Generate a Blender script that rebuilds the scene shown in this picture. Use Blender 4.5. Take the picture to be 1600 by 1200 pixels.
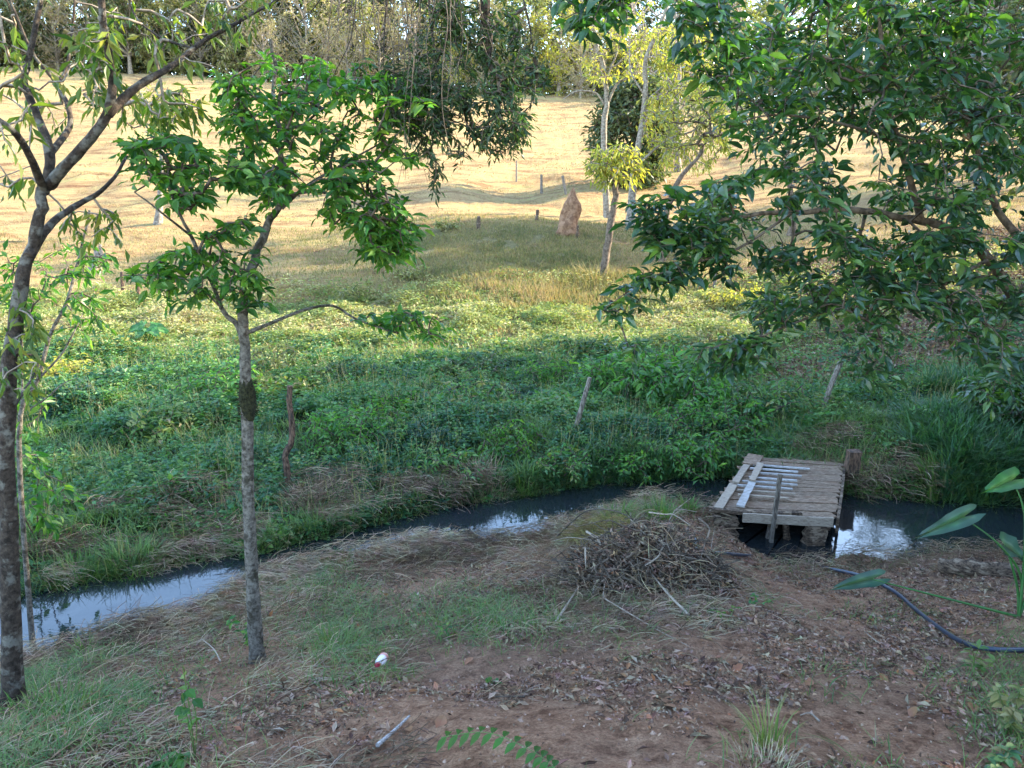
import bpy, math, random
import numpy as np
from mathutils import Vector, Matrix, Euler

R = math.radians
rng = np.random.default_rng(7)
random.seed(7)
scene = bpy.context.scene
COL = scene.collection
for o in list(bpy.data.objects):
    bpy.data.objects.remove(o)

# ------------------------------------------------------------------ camera
CZ = 3.9                       # eye height above the water of the ditch
PITCH = R(14.0)
WZ = .18
FPX = 1156.0                   # focal length in photo pixels (1600 wide)
cam_d = bpy.data.cameras.new('camera')
cam_d.sensor_width = 36.0
cam_d.lens = 36.0 * FPX / 1600.0
cam_d.clip_end = 2000
cam_d.clip_start = 0.05
cam = bpy.data.objects.new('camera', cam_d)
COL.objects.link(cam)
cam.location = (0, 0, CZ)
cam.rotation_euler = (R(90) - PITCH, 0, 0)
scene.camera = cam

# ------------------------------------------------------------------ light
SUN_EL, SUN_AZ = 24.0, 70.0    # azimuth clockwise from +Y (view direction)
w = bpy.data.worlds.new('World'); scene.world = w; w.use_nodes = True
nt = w.node_tree; nt.nodes.clear()
sky = nt.nodes.new('ShaderNodeTexSky'); sky.sky_type = 'NISHITA'
sky.sun_disc = False; sky.sun_elevation = R(SUN_EL); sky.sun_rotation = R(SUN_AZ)
sky.air_density = 1.0; sky.dust_density = 0.5; sky.ozone_density = 1.6
bg = nt.nodes.new('ShaderNodeBackground'); bg.inputs['Strength'].default_value = 0.15
out = nt.nodes.new('ShaderNodeOutputWorld')
nt.links.new(sky.outputs[0], bg.inputs[0]); nt.links.new(bg.outputs[0], out.inputs[0])
sd = bpy.data.lights.new('sun', 'SUN'); sd.energy = 2.7; sd.angle = R(0.55); sd.color = (1.0, 0.88, 0.66)
sun = bpy.data.objects.new('sun', sd); COL.objects.link(sun)
sun_dir = Vector((math.cos(R(SUN_EL)) * math.sin(R(SUN_AZ)), math.cos(R(SUN_EL)) * math.cos(R(SUN_AZ)), math.sin(R(SUN_EL))))
sun.rotation_euler = sun_dir.to_track_quat('Z', 'Y').to_euler()
sun.location = (30, 10, 30)
scene.view_settings.view_transform = 'Standard'
scene.view_settings.look = 'None'
scene.view_settings.gamma = 1
scene.view_settings.exposure = 3.32
scene.render.engine = 'CYCLES'
scene.cycles.max_bounces = 8
scene.cycles.diffuse_bounces = 3
scene.cycles.transmission_bounces = 5
scene.cycles.transparent_max_bounces = 8
scene.cycles.use_denoising = True

# ------------------------------------------------------------------ picture geometry
cp, sp = math.cos(PITCH), math.sin(PITCH)
def P(px, py, Y):
    """world point seen at photo pixel (px, py) at ground distance Y"""
    a = (px - 800) / FPX; b = (600 - py) / FPX
    y = cp + sp * b; z = -sp + cp * b
    s = Y / y
    return np.array([a * s, Y, CZ + z * s])
def PD(px, py, drop):
    """same, on the level `drop` metres below the eye"""
    a = (px - 800) / FPX; b = (600 - py) / FPX
    y = cp + sp * b; z = -sp + cp * b
    s = -drop / z
    return np.array([a * s, y * s, CZ - drop])
def proj(x, y, z):
    dz = z - CZ
    f = y * cp - dz * sp
    u = y * sp + dz * cp
    f = np.where(f < 0.05, 0.05, f)
    return 800 + FPX * x / f, 600 - FPX * u / f

# ------------------------------------------------------------------ noise
def _hash(ix, iy, s):
    h = (ix.astype(np.int64) * 374761393 + iy.astype(np.int64) * 668265263 + s * 974634777) & 0x7fffffff
    h = ((h ^ (h >> 13)) * 1274126177) & 0x7fffffff
    return ((h ^ (h >> 16)) & 0xffff) / 65535.0
def vnoise(x, y, s=0):
    ix = np.floor(x); iy = np.floor(y); fx = x - ix; fy = y - iy
    fx = fx * fx * (3 - 2 * fx); fy = fy * fy * (3 - 2 * fy)
    a = _hash(ix, iy, s); b = _hash(ix + 1, iy, s); c = _hash(ix, iy + 1, s); d = _hash(ix + 1, iy + 1, s)
    return (a * (1 - fx) + b * fx) * (1 - fy) + (c * (1 - fx) + d * fx) * fy
def fbm(x, y, s=0, o=4):
    v = 0; a = .5; t = 0
    for i in range(o):
        v = v + a * vnoise(x, y, s + i * 17); t += a
        x = x * 2.03 + 11.3; y = y * 2.03 + 5.7; a *= .5
    return v / t
def sstep(a, b, x):
    t = np.clip((x - a) / (b - a), 0, 1)
    return t * t * (3 - 2 * t)

# ------------------------------------------------------------------ terrain
ctrl = []
for q in [(1600,1200,2.3),(1200,1200,2.2),(800,1200,2.2),(400,1200,2.38),(0,1200,2.6),
          (1600,1050,2.75),(1200,1050,2.68),(800,1050,2.7),(400,1050,3.0),(0,1090,3.05),
          (1600,930,3.15),(1200,930,3.08),(950,930,3.0),(700,930,3.15),(550,930,3.3),
          (80,1015,3.66),(300,955,3.66),(450,900,3.50),(600,862,3.56),(760,845,3.64),(900,815,3.6),
          (1000,800,3.32),(1100,835,3.46),(1150,868,3.6),(1180,876,3.68),(1210,852,3.68),(1265,860,3.68),(1250,892,3.66),(1300,885,3.64),(1400,872,3.68),(1600,866,3.58),
          (0,890,3.64),(150,890,3.64),(300,870,3.64),(450,840,3.62),(600,800,3.6),(760,775,3.5),
          (900,760,3.5),(1050,735,3.5),(1180,700,3.5),(1400,745,3.5),(1600,760,3.45),
          (-200,700,3.4),(0,700,3.4),(300,690,3.45),(600,680,3.45),(900,680,3.45),(1200,670,3.4),(1500,690,3.2),
          (0,600,3.35),(300,600,3.4),(600,600,3.4),(900,600,3.4),(1150,600,3.3),(1350,600,3.1),(1600,610,2.9),
          (0,545,3.25),(300,545,3.3),(600,550,3.35),(900,550,3.3)]:
    ctrl.append(PD(*q))
for q in [(1300,540,15.5),(1600,520,14.5),(1150,500,20.5),(1350,470,19),(1600,430,19),
          (1200,400,27),(1500,380,25),(1300,250,45),(1600,230,45),
          (-200,470,22),(0,475,22),(300,480,22),(600,482,22),(900,482,22),
          (0,400,29),(300,405,28.5),(500,420,26),(650,432,24.5),(850,435,24.5),(1000,440,24.5),
          (650,365,29),(750,350,31),(890,366,30),(1000,375,30.5),(500,345,35),(700,328,36),(900,312,39),
          (0,300,41),(300,300,41),(600,300,42),(850,302,44),(1100,300,42),
          (-300,200,58),(0,200,60),(400,200,60),(800,205,62),(1300,190,62),(1700,170,60),
          (-300,100,85),(0,106,85),(300,120,85),(600,137,85),(850,152,85),(1100,160,85),(1500,150,82)]:
    ctrl.append(P(*q))
for x, y, d in [(-3,0,1.9),(0,0,1.6),(3,0,1.65),(0,-10,1.2),(-12,-8,1.8),(12,-8,1.2),(-9,3,3.2),(-14,8,3.5),(-30,10,3.3),
                (8,3,2.4),(14,6,2.0),(25,8,.9),(40,15,-1),(18,16,1.6),(30,25,-.5),(-40,30,1.5),(-60,60,-6),(60,60,-8),
                (-160,120,-15),(0,120,-15.5),(160,120,-15),(0,260,-19),(200,260,-19),(-200,260,-19),(0,-15,1.2),(-40,-10,2),(60,0,-2)]:
    ctrl.append(np.array([x, y, CZ - d]))
ctrl = np.array(ctrl)
def warp(x, y):
    yy = np.maximum(y, -15.5)
    return np.stack([2.2 * x / (np.abs(yy) + 7), 1.5 * np.log((yy + 17) / 17)], -1)
_cw = warp(ctrl[:, 0], ctrl[:, 1])
def kern(d): return np.sqrt(d * d + .04 ** 2)
_A = kern(np.linalg.norm(_cw[:, None] - _cw[None], axis=-1))
_B = np.concatenate([np.ones((len(ctrl), 1)), _cw], 1)
_M = np.block([[_A + np.eye(len(ctrl)) * -0.012, _B], [_B.T, np.zeros((3, 3))]])
_W = np.linalg.solve(_M, np.concatenate([ctrl[:, 2], [0, 0, 0]]))
# centre line of the ditch
_st = [(-320,1075,.55),(-60,1015,.62),(60,978,.54),(180,950,.50),(310,914,.38),(430,880,.16),(600,842,.24),(760,815,.5),
       (880,795,.48),(1000,775,.45),(1130,772,.5),(1245,808,1.08),(1370,822,.78),(1500,826,.72),(1700,815,.6),(2100,800,.6)]
stream = np.array([list(PD(a, b, 3.72)[:2]) + [c] for a, b, c in _st])
def stream_dist(x, y):
    best = np.full(x.shape, 1e9); wd = np.full(x.shape, .5)
    for i in range(len(stream) - 1):
        a = stream[i]; b = stream[i + 1]
        dx, dy = b[0] - a[0], b[1] - a[1]
        t = np.clip(((x - a[0]) * dx + (y - a[1]) * dy) / (dx * dx + dy * dy), 0, 1)
        d = np.hypot(x - a[0] - t * dx, y - a[1] - t * dy)
        m = d < best
        best = np.where(m, d, best); wd = np.where(m, a[2] + (b[2] - a[2]) * t, wd)
    return best, wd
def base_h(x, y):
    z = np.empty(x.shape)
    for i in range(0, len(x), 20000):
        q = warp(x[i:i+20000], y[i:i+20000])
        k = kern(np.linalg.norm(q[:, None] - _cw[None], axis=-1))
        z[i:i+20000] = k @ _W[:-3] + _W[-3] + q @ _W[-2:]
    return z
def H(x, y):
    x = np.atleast_1d(np.asarray(x, float)); y = np.atleast_1d(np.asarray(y, float))
    z = base_h(x, y)
    sc = np.clip((y - 12) / 25, 0, 1)
    z = z + (fbm(x * 1.1, y * 1.1, 3) - .5) * .14 + (fbm(x * 5, y * 5, 9) - .5) * .05 + sc * (fbm(x * .25, y * .25, 21) - .5) * .8
    d, wd = stream_dist(x, y)
    e = d + (fbm(x * 2.5, y * 2.5, 40) - .5) * .28
    t = sstep(wd * .75, wd + .28, e)
    return z * t + (-.2) * (1 - t)
def h1(x, y): return float(H(np.array([x]), np.array([y]))[0])
def onground(px, py, lo=2.0, hi=120.0):
    """walk the ray of a photo pixel down to the ground"""
    a = (px - 800) / FPX; b = (600 - py) / FPX
    y = cp + sp * b; z = -sp + cp * b
    Y = np.exp(np.linspace(math.log(lo), math.log(hi), 700))
    s = Y / y
    g = H(a * s, Y); zz = CZ + z * s
    i = np.argmax(zz <= g)
    return np.array([a * s[i], Y[i], g[i]])

# ------------------------------------------------------------------ object helpers
def tag(o, label=None, cat=None, group=None, kind=None):
    if label: o['label'] = label
    if cat: o['category'] = cat
    if group: o['group'] = group
    if kind: o['kind'] = kind
    return o
def empty(name, loc, label=None, cat=None, group=None, rz=0):
    o = bpy.data.objects.new(name, None); COL.objects.link(o)
    o.location = loc; o.rotation_euler = (0, 0, rz); o.empty_display_size = .2
    return tag(o, label, cat, group)
def copy_tree(o, parent=None):
    c = o.copy(); COL.objects.link(c)
    if parent: c.parent = parent
    for ch in o.children: copy_tree(ch, c)
    return c

class MB:
    def __init__(s): s.v = []; s.f3 = []; s.f4 = []; s.r = []; s.n = 0
    def add(s, v, f, r=0.5):
        v = np.asarray(v, float).reshape(-1, 3); f = np.asarray(f, int)
        (s.f3 if f.shape[1] == 3 else s.f4).append(f + s.n)
        s.v.append(v)
        s.r.append(np.full(len(v), r) if np.isscalar(r) else np.asarray(r, float))
        s.n += len(v)
        return s
    def build(s, name, mat, parent=None, origin=None, smooth=False):
        me = bpy.data.meshes.new(name)
        v = np.concatenate(s.v); r = np.concatenate(s.r)
        if origin is not None: v = v - np.asarray(origin)
        me.vertices.add(len(v)); me.vertices.foreach_set('co', v.astype(np.float32).ravel())
        li = []; ls = []; st = 0
        for arr, k in ((s.f3, 3), (s.f4, 4)):
            if arr:
                a = np.concatenate(arr); li.append(a.ravel())
                ls.append(st + np.arange(len(a)) * k); st += len(a) * k
        li = np.concatenate(li); ls = np.concatenate(ls)
        me.loops.add(len(li)); me.loops.foreach_set('vertex_index', li.astype(np.int32))
        me.polygons.add(len(ls)); me.polygons.foreach_set('loop_start', ls.astype(np.int32))
        at = me.attributes.new('rnd', 'FLOAT', 'POINT'); at.data.foreach_set('value', r.astype(np.float32))
        me.update(calc_edges=True)
        me.polygons.foreach_set('use_smooth', np.full(len(ls), bool(smooth)))
        me.materials.append(mat)
        o = bpy.data.objects.new(name, me); COL.objects.link(o)
        if parent: o.parent = parent
        elif origin is not None: o.location = origin
        return o

def norm(a): return a / np.maximum(np.linalg.norm(a, axis=-1, keepdims=True), 1e-9)

# leaf templates: x along, y across, z out of plane
T_RH = (np.array([[0,0,0],[.45,.5,.10],[1,0,-.06],[.45,-.5,.10]]), np.array([[0,2,1],[0,3,2]]))
_ov = [[0,0,0],[.22,0,0],[.52,0,-.03],[.82,0,-.11],[1,0,-.2],
       [.2,.34,.06],[.5,.5,.07],[.8,.27,-.05],[.2,-.34,.06],[.5,-.5,.07],[.8,-.27,-.05]]
T_OV = (np.array(_ov, float), np.array([[0,1,5],[1,2,6],[1,6,5],[2,3,7],[2,7,6],[3,4,7],[0,8,1],[1,9,2],[1,8,9],[2,10,3],[2,9,10],[3,10,4]]))
def leaves(mb, p, d, n, L, W, T=T_RH, r=None):
    N = len(p); d = norm(d); s = norm(np.cross(n, d)); n = np.cross(d, s)
    tv, tf = T; k = len(tv)
    L = np.broadcast_to(L, (N,)); W = np.broadcast_to(W, (N,))
    v = (p[:, None] + (L[:, None] * tv[None, :, 0])[..., None] * d[:, None] + (W[:, None] * tv[None, :, 1])[..., None] * s[:, None]
         + (L[:, None] * tv[None, :, 2])[..., None] * n[:, None])
    f = (tf[None] + (np.arange(N) * k)[:, None, None]).reshape(-1, 3)
    if r is None: r = rng.random(N)
    mb.add(v.reshape(-1, 3), f, np.repeat(r, k))
def blades(mb, p, az, h, wdt, bend, r=None, up=1.0, seg=3, lift=0.0):
    """arching grass blades; az direction of arch, bend 0..1.5"""
    N = len(p)
    d = np.stack([np.cos(az), np.sin(az), np.zeros(N)], -1)
    s = np.stack([-np.sin(az), np.cos(az), np.zeros(N)], -1)
    h = np.broadcast_to(h, (N,)); bend = np.broadcast_to(bend, (N,)); wdt = np.broadcast_to(wdt, (N,))
    tw = rng.normal(0, .25, N)
    s = norm(s + d * tw[:, None])
    vs = []
    for i in range(seg + 1):
        t = i / seg
        c = p + (h * bend * t ** 1.7)[:, None] * d
        c = c + np.stack([np.zeros(N), np.zeros(N), h * up * (t - .45 * np.minimum(bend, 1.6) * t * t) + lift], -1)
        ww = wdt * (1 - t ** 2.2) * .5 * (0.55 + .9 * min(t * 2.5, 1) * .5)
        if i < seg: vs += [c + s * ww[:, None], c - s * ww[:, None]]
        else: vs.append(c)
    v = np.stack(vs, 1); k = v.shape[1]
    tf = []
    for i in range(seg - 1):
        a = 2 * i; tf += [[a, a+1, a+3], [a, a+3, a+2]]
    a = 2 * (seg - 1); tf.append([a, a+1, a+2])
    f = (np.array(tf)[None] + (np.arange(N) * k)[:, None, None]).reshape(-1, 3)
    if r is None: r = rng.random(N)
    mb.add(v.reshape(-1, 3), f, np.repeat(r, k))
def strands(mb, p, az, L, wdt, arc=.1, curl=.5, r=None):
    """dry stalks lying about, curved in plan and in height"""
    N = len(p); seg = 4
    L = np.broadcast_to(L, (N,))
    cu = rng.normal(0, curl, N); tilt = rng.normal(0, .25, N); ar = rng.random(N) * arc
    vs = []
    pos = p.copy()
    for i in range(seg + 1):
        t = i / seg
        a = az + cu * (t - .5) * 2
        d = np.stack([np.cos(a), np.sin(a), np.zeros(N)], -1)
        if i: pos = pos + d * (L / seg)[:, None]
        c = pos.copy(); c[:, 2] += L * ar * 4 * t * (1 - t) + L * tilt * (t - .5) * .6
        s = np.stack([-np.sin(a) * .6, np.cos(a) * .6, np.full(N, .7)], -1)
        vs += [c + s * wdt * .5, c - s * wdt * .5]
    v = np.stack(vs, 1); k = v.shape[1]
    tf = []
    for i in range(seg):
        a = 2 * i; tf.append([a, a+1, a+3, a+2])
    f = (np.array(tf)[None] + (np.arange(N) * k)[:, None, None]).reshape(-1, 4)
    if r is None: r = rng.random(N)
    mb.add(v.reshape(-1, 3), f, np.repeat(r, k))

def catmull(pts, n=5):
    pts = np.asarray(pts, float)
    if len(pts) < 3:
        t = np.linspace(0, 1, n + 1)[:, None]; return pts[0] * (1 - t) + pts[-1] * t
    q = np.concatenate([[2 * pts[0] - pts[1]], pts, [2 * pts[-1] - pts[-2]]])
    o = []
    for i in range(1, len(q) - 2):
        for j in range(n):
            t = j / n; a, b, c, d = q[i-1], q[i], q[i+1], q[i+2]
            o.append(.5 * ((2*b) + (c-a)*t + (2*a-5*b+4*c-d)*t*t + (3*b-a-3*c+d)*t**3))
    o.append(q[-2]); return np.array(o)
def tube(mb, pts, rad, k=8, rough=0.0, r=0.5, cap=True):
    pts = np.asarray(pts, float); n = len(pts); rad = np.broadcast_to(rad, (n,))
    tg = norm(np.gradient(pts, axis=0))
    ref = np.array([0, 0, 1.0]) if abs(tg[0, 2]) < .8 else np.array([1.0, 0, 0])
    u = norm(np.cross(tg[0], ref)); V = []
    ang = np.arange(k) * 2 * math.pi / k
    for i in range(n):
        u = u - tg[i] * np.dot(u, tg[i]); u = u / max(np.linalg.norm(u), 1e-9); vv = np.cross(tg[i], u)
        rr = rad[i] * (1 + (rng.random(k) - .5) * 2 * rough)
        V.append(pts[i] + np.cos(ang)[:, None] * u * rr[:, None] + np.sin(ang)[:, None] * vv * rr[:, None])
    V = np.concatenate(V)
    F = []
    for i in range(n - 1):
        for j in range(k):
            F.append([i*k+j, i*k+(j+1) % k, (i+1)*k+(j+1) % k, (i+1)*k+j])
    mb.add(V, F, r)
    if cap:
        c = np.array([pts[-1] + tg[-1] * rad[-1] * .3]); b = (n-1)*k
        mb.add(np.concatenate([V[b:b+k], c]), [[j, (j+1) % k, k] for j in range(k)], r)
        c = np.array([pts[0] - tg[0] * rad[0] * .3])
        mb.add(np.concatenate([V[:k], c]), [[(j+1) % k, j, k] for j in range(k)], r)
    return mb
def board(mb, a, b, wdt, th, up=(0, 0, 1), nseg=6, rough=.004, r=0.5, ragged=0.0):
    """a sawn plank from a to b with slightly uneven edges"""
    a = np.asarray(a, float); b = np.asarray(b, float); up = np.asarray(up, float)
    d = norm(b - a); s = norm(np.cross(up, d)); n = np.cross(d, s)
    V = []
    bow = (rng.random() - .5) * rough * 3
    for i in range(nseg + 1):
        t = i / nseg; c = a + (b - a) * t + n * bow * math.sin(t * math.pi)
        for (sx, sz) in ((-1, -1), (1, -1), (1, 1), (-1, 1)):
            e = 0
            if i in (0, nseg): e = (rng.random() - .5) * ragged
            V.append(c + s * sx * (wdt / 2 + (rng.random() - .5) * rough * 2) + n * sz * (th / 2 + (rng.random() - .5) * rough * .5) + d * e)
    F = []
    for i in range(nseg):
        for j in range(4): F.append([i*4+j, i*4+(j+1) % 4, (i+1)*4+(j+1) % 4, (i+1)*4+j])
    F.append([3, 2, 1, 0]); q = nseg * 4; F.append([q, q+1, q+2, q+3])
    mb.add(V, F, r); return mb

# ------------------------------------------------------------------ materials
def newmat(name):
    m = bpy.data.materials.new(name); m.use_nodes = True
    n = m.node_tree; n.nodes.clear(); return m, n
def ramp(n, stops):
    c = n.nodes.new('ShaderNodeValToRGB'); e = c.color_ramp.elements
    while len(e) < len(stops): e.new(.5)
    for i, (p_, col) in enumerate(stops):
        e[i].position = p_; e[i].color = (*col, 1)
    return c
def noise(n, scale, detail=6, rough=.6, coord=None, dist=0):
    t = n.nodes.new('ShaderNodeTexNoise'); t.inputs['Scale'].default_value = scale
    t.inputs['Detail'].default_value = detail; t.inputs['Roughness'].default_value = rough
    t.inputs['Distortion'].default_value = dist
    if coord is not None: n.links.new(coord, t.inputs['Vector'])
    return t
def mix(n, fac, a, b, mode='MIX'):
    m = n.nodes.new('ShaderNodeMix'); m.data_type = 'RGBA'; m.blend_type = mode
    for s_, v_ in ((m.inputs[0], fac), (m.inputs[6], a), (m.inputs[7], b)):
        if isinstance(v_, (int, float)): s_.default_value = v_
        elif isinstance(v_, tuple): s_.default_value = (*v_, 1)
        else: n.links.new(v_, s_)
    return m.outputs[2]
def attr(n, name):
    a = n.nodes.new('ShaderNodeAttribute'); a.attribute_name = name; return a.outputs['Fac']
def leafmat(name, cols, trans=.4, rough=.45, tcol=(1.0, 1.25, .35), spec=.4):
    m, n = newmat(name)
    k = len(cols)
    rp = ramp(n, [(i / (k - 1), c) for i, c in enumerate(cols)])
    n.links.new(attr(n, 'rnd'), rp.inputs[0])
    gc = n.nodes.new('ShaderNodeNewGeometry')
    nz = noise(n, 9, 2, .5, gc.outputs['Position'])
    col = mix(n, .35, rp.outputs[0], nz.outputs['Color'], 'OVERLAY')
    p = n.nodes.new('ShaderNodeBsdfPrincipled'); p.inputs['Roughness'].default_value = rough
    p.inputs['Specular IOR Level'].default_value = spec
    n.links.new(col, p.inputs['Base Color'])
    t = n.nodes.new('ShaderNodeBsdfTranslucent')
    tc = mix(n, 1.0, col, tcol, 'MULTIPLY')
    n.links.new(tc, t.inputs['Color'])
    ms = n.nodes.new('ShaderNodeMixShader'); ms.inputs[0].default_value = trans
    o = n.nodes.new('ShaderNodeOutputMaterial')
    n.links.new(p.outputs[0], ms.inputs[1]); n.links.new(t.outputs[0], ms.inputs[2]); n.links.new(ms.outputs[0], o.inputs[0])
    return m
def roughmat(name, c1, c2, c3=None, scale=12, bump=.4, rough=.85, stretch=None, thr=(.42, .58), detail=8, spec=.2, bscale=None):
    m, n = newmat(name)
    tc = n.nodes.new('ShaderNodeTexCoord'); co = tc.outputs['Object']
    if stretch:
        mp = n.nodes.new('ShaderNodeMapping'); mp.inputs['Scale'].default_value = stretch
        n.links.new(co, mp.inputs['Vector']); co = mp.outputs[0]
    a = noise(n, scale, detail, .65, co, .3)
    rp = ramp(n, [(thr[0], c1), (thr[1], c2)]); n.links.new(a.outputs['Fac'], rp.inputs[0])
    col = rp.outputs[0]
    if c3:
        b = noise(n, scale * .37, 5, .6, co)
        r2 = ramp(n, [(.52, (0, 0, 0)), (.62, (1, 1, 1))]); n.links.new(b.outputs['Fac'], r2.inputs[0])
        col = mix(n, r2.outputs[0], col, c3)
    rv = n.nodes.new('ShaderNodeMapRange'); rv.inputs['To Min'].default_value = .72; rv.inputs['To Max'].default_value = 1.28
    n.links.new(attr(n, 'rnd'), rv.inputs[0])
    hs = n.nodes.new('ShaderNodeHueSaturation'); n.links.new(rv.outputs[0], hs.inputs['Value']); n.links.new(col, hs.inputs['Color'])
    p = n.nodes.new('ShaderNodeBsdfPrincipled'); p.inputs['Roughness'].default_value = rough
    p.inputs['Specular IOR Level'].default_value = spec
    n.links.new(hs.outputs[0], p.inputs['Base Color'])
    if bump:
        bn = noise(n, bscale or scale * 2.2, 8, .7, co)
        bp = n.nodes.new('ShaderNodeBump'); bp.inputs['Strength'].default_value = bump; bp.inputs['Distance'].default_value = .02
        n.links.new(bn.outputs['Fac'], bp.inputs['Height']); n.links.new(bp.outputs[0], p.inputs['Normal'])
    o = n.nodes.new('ShaderNodeOutputMaterial'); n.links.new(p.outputs[0], o.inputs[0])
    return m
def plain(name, c, rough=.5, spec=.5):
    m, n = newmat(name)
    p = n.nodes.new('ShaderNodeBsdfPrincipled'); p.inputs['Roughness'].default_value = rough
    p.inputs['Specular IOR Level'].default_value = spec
    tc = n.nodes.new('ShaderNodeTexCoord'); nz = noise(n, 25, 4, .6, tc.outputs['Object'])
    n.links.new(mix(n, .25, c, nz.outputs['Color'], 'OVERLAY'), p.inputs['Base Color'])
    o = n.nodes.new('ShaderNodeOutputMaterial'); n.links.new(p.outputs[0], o.inputs[0])
    return m

M = {}
M['bark_dark'] = roughmat('bark_dark', (.025,.018,.013), (.085,.062,.045), (.17,.155,.125), 30, 1.0, thr=(.38, .62))
M['bark_lichen'] = roughmat('bark_lichen', (.05,.04,.03), (.21,.185,.15), (.045,.038,.025), 34, 1.0, thr=(.36, .60))
M['bark_pale'] = roughmat('bark_pale', (.13,.10,.075), (.28,.235,.18), None, 10, .5)
M['bark_brown'] = roughmat('bark_brown', (.08,.055,.038), (.18,.13,.09), None, 12, .7)
M['moss'] = roughmat('moss', (.018,.018,.008), (.05,.05,.02), None, 60, 1.0)
M['twig'] = roughmat('twig', (.05,.038,.028), (.12,.09,.065), None, 20, 0)
M['twig_pale'] = roughmat('twig_pale', (.15,.115,.085), (.30,.24,.18), None, 20, 0)
M['leaf_mid'] = leafmat('leaf_mid', [(.022,.075,.018),(.045,.13,.024),(.09,.20,.030),(.18,.28,.04)], .52, .40)
M['leaf_dark'] = leafmat('leaf_dark', [(.012,.040,.016),(.025,.072,.024),(.055,.125,.032),(.14,.22,.04)], .45, .30, spec=.8)
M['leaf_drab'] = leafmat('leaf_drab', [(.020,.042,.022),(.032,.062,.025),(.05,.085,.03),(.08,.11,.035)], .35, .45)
M['leaf_yellow'] = leafmat('leaf_yellow', [(.17,.21,.035),(.28,.30,.05),(.38,.36,.07),(.46,.40,.09)], .5, .5, (1.1,1.1,.5))
M['leaf_left'] = leafmat('leaf_left', [(.03,.07,.02),(.07,.12,.025),(.13,.18,.03),(.24,.24,.05)], .5, .45, (1.1,1.15,.35))
M['leaf_olive'] = leafmat('leaf_olive', [(.10,.12,.04),(.17,.175,.06),(.24,.22,.08),(.31,.26,.12)], .35, .6)
M['leaf_forest'] = leafmat('leaf_forest', [(.035,.055,.028),(.06,.085,.035),(.10,.115,.045),(.16,.15,.06)], .25, .6)
M['leaf_tan'] = leafmat('leaf_tan', [(.20,.15,.09),(.28,.22,.13),(.34,.27,.15),(.28,.25,.09)], .3, .7)
M['wet'] = leafmat('wet', [(.020,.065,.036),(.042,.125,.05),(.075,.18,.055),(.13,.225,.05),(.24,.20,.09)], .4, .5, (1.05,1.2,.35))
M['leaf_bright'] = leafmat('leaf_bright', [(.03,.09,.03),(.06,.16,.045),(.10,.23,.05),(.16,.28,.05)], .45, .45)
M['weeds'] = leafmat('weeds', [(.06,.11,.03),(.15,.195,.05),(.26,.28,.09),(.37,.33,.17),(.17,.13,.065)], .42, .65, (1.1,1.1,.55))  # paler than the wet cover: sunlight of the flat put into the colour
M['grass'] = leafmat('grass', [(.045,.105,.03),(.075,.155,.035),(.12,.19,.045),(.18,.21,.06),(.26,.22,.11)], .4, .5)
M['reed'] = leafmat('reed', [(.030,.085,.040),(.05,.125,.05),(.08,.165,.055),(.13,.20,.06)], .35, .42)
M['straw'] = leafmat('straw', [(.07,.045,.028),(.15,.10,.06),(.26,.185,.115),(.42,.33,.21),(.20,.115,.06)], .15, .8, (1,1,1), .15)
M['drygrass'] = leafmat('drygrass', [(.12,.13,.045),(.20,.18,.065),(.32,.25,.10),(.34,.23,.12),(.13,.16,.04)], .35, .75, (1,1,.7), .15)
M['pasture'] = leafmat('pasture', [(.20,.15,.06),(.30,.23,.10),(.40,.31,.15),(.24,.15,.07)], .25, .85, (1,1,.8), .1)
M['litter'] = leafmat('litter', [(.045,.024,.016),(.11,.062,.038),(.20,.125,.08),(.36,.26,.18),(.28,.12,.05)], .1, .8, (1,1,1), .2)
M['dryleaf'] = leafmat('dryleaf', [(.16,.075,.04),(.24,.12,.06),(.30,.17,.10)], .2, .7, (1,.9,.7), .2)
M['taro'] = leafmat('taro', [(.020,.055,.030),(.04,.095,.052),(.12,.19,.10)], .3, .4, (1,1.2,.4), .5)
M['taro_bright'] = leafmat('taro_bright', [(.03,.10,.03),(.06,.17,.04),(.16,.28,.10)], .4, .4)
M['wood_grey'] = roughmat('wood_grey', (.10,.062,.038), (.34,.24,.165), (.18,.10,.06), 10, .8, stretch=(1.5, 14, 14), bscale=20)
M['wood_pale'] = roughmat('wood_pale', (.24,.22,.20), (.42,.39,.37), None, 8, .5, stretch=(2, 12, 12))
M['wood_tan'] = roughmat('wood_tan', (.22,.165,.12), (.36,.29,.22), None, 8, .5, stretch=(2, 12, 12))
M['wood_rot'] = roughmat('wood_rot', (.035,.022,.015), (.15,.10,.065), (.26,.19,.13), 9, 1.0, stretch=(3, 3, 8))
M['wood_post'] = roughmat('wood_post', (.09,.07,.055), (.24,.20,.16), None, 14, .8, stretch=(3, 3, .8))
M['wood_red'] = roughmat('wood_red', (.05,.032,.022), (.16,.095,.062), (.03,.025,.02), 14, .8, stretch=(3, 3, .8))
M['termite'] = roughmat('termite', (.15,.075,.04), (.29,.16,.09), None, 6, 1.0, rough=.95)
M['hose'] = plain('hose', (.018,.028,.05), .35)
M['plastic_white'] = plain('plastic_white', (.62,.55,.56), .35)
M['plastic_red'] = plain('plastic_red', (.45,.02,.05), .4)
M['plastic_label'] = plain('plastic_label', (.50,.20,.17), .5)

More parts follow.
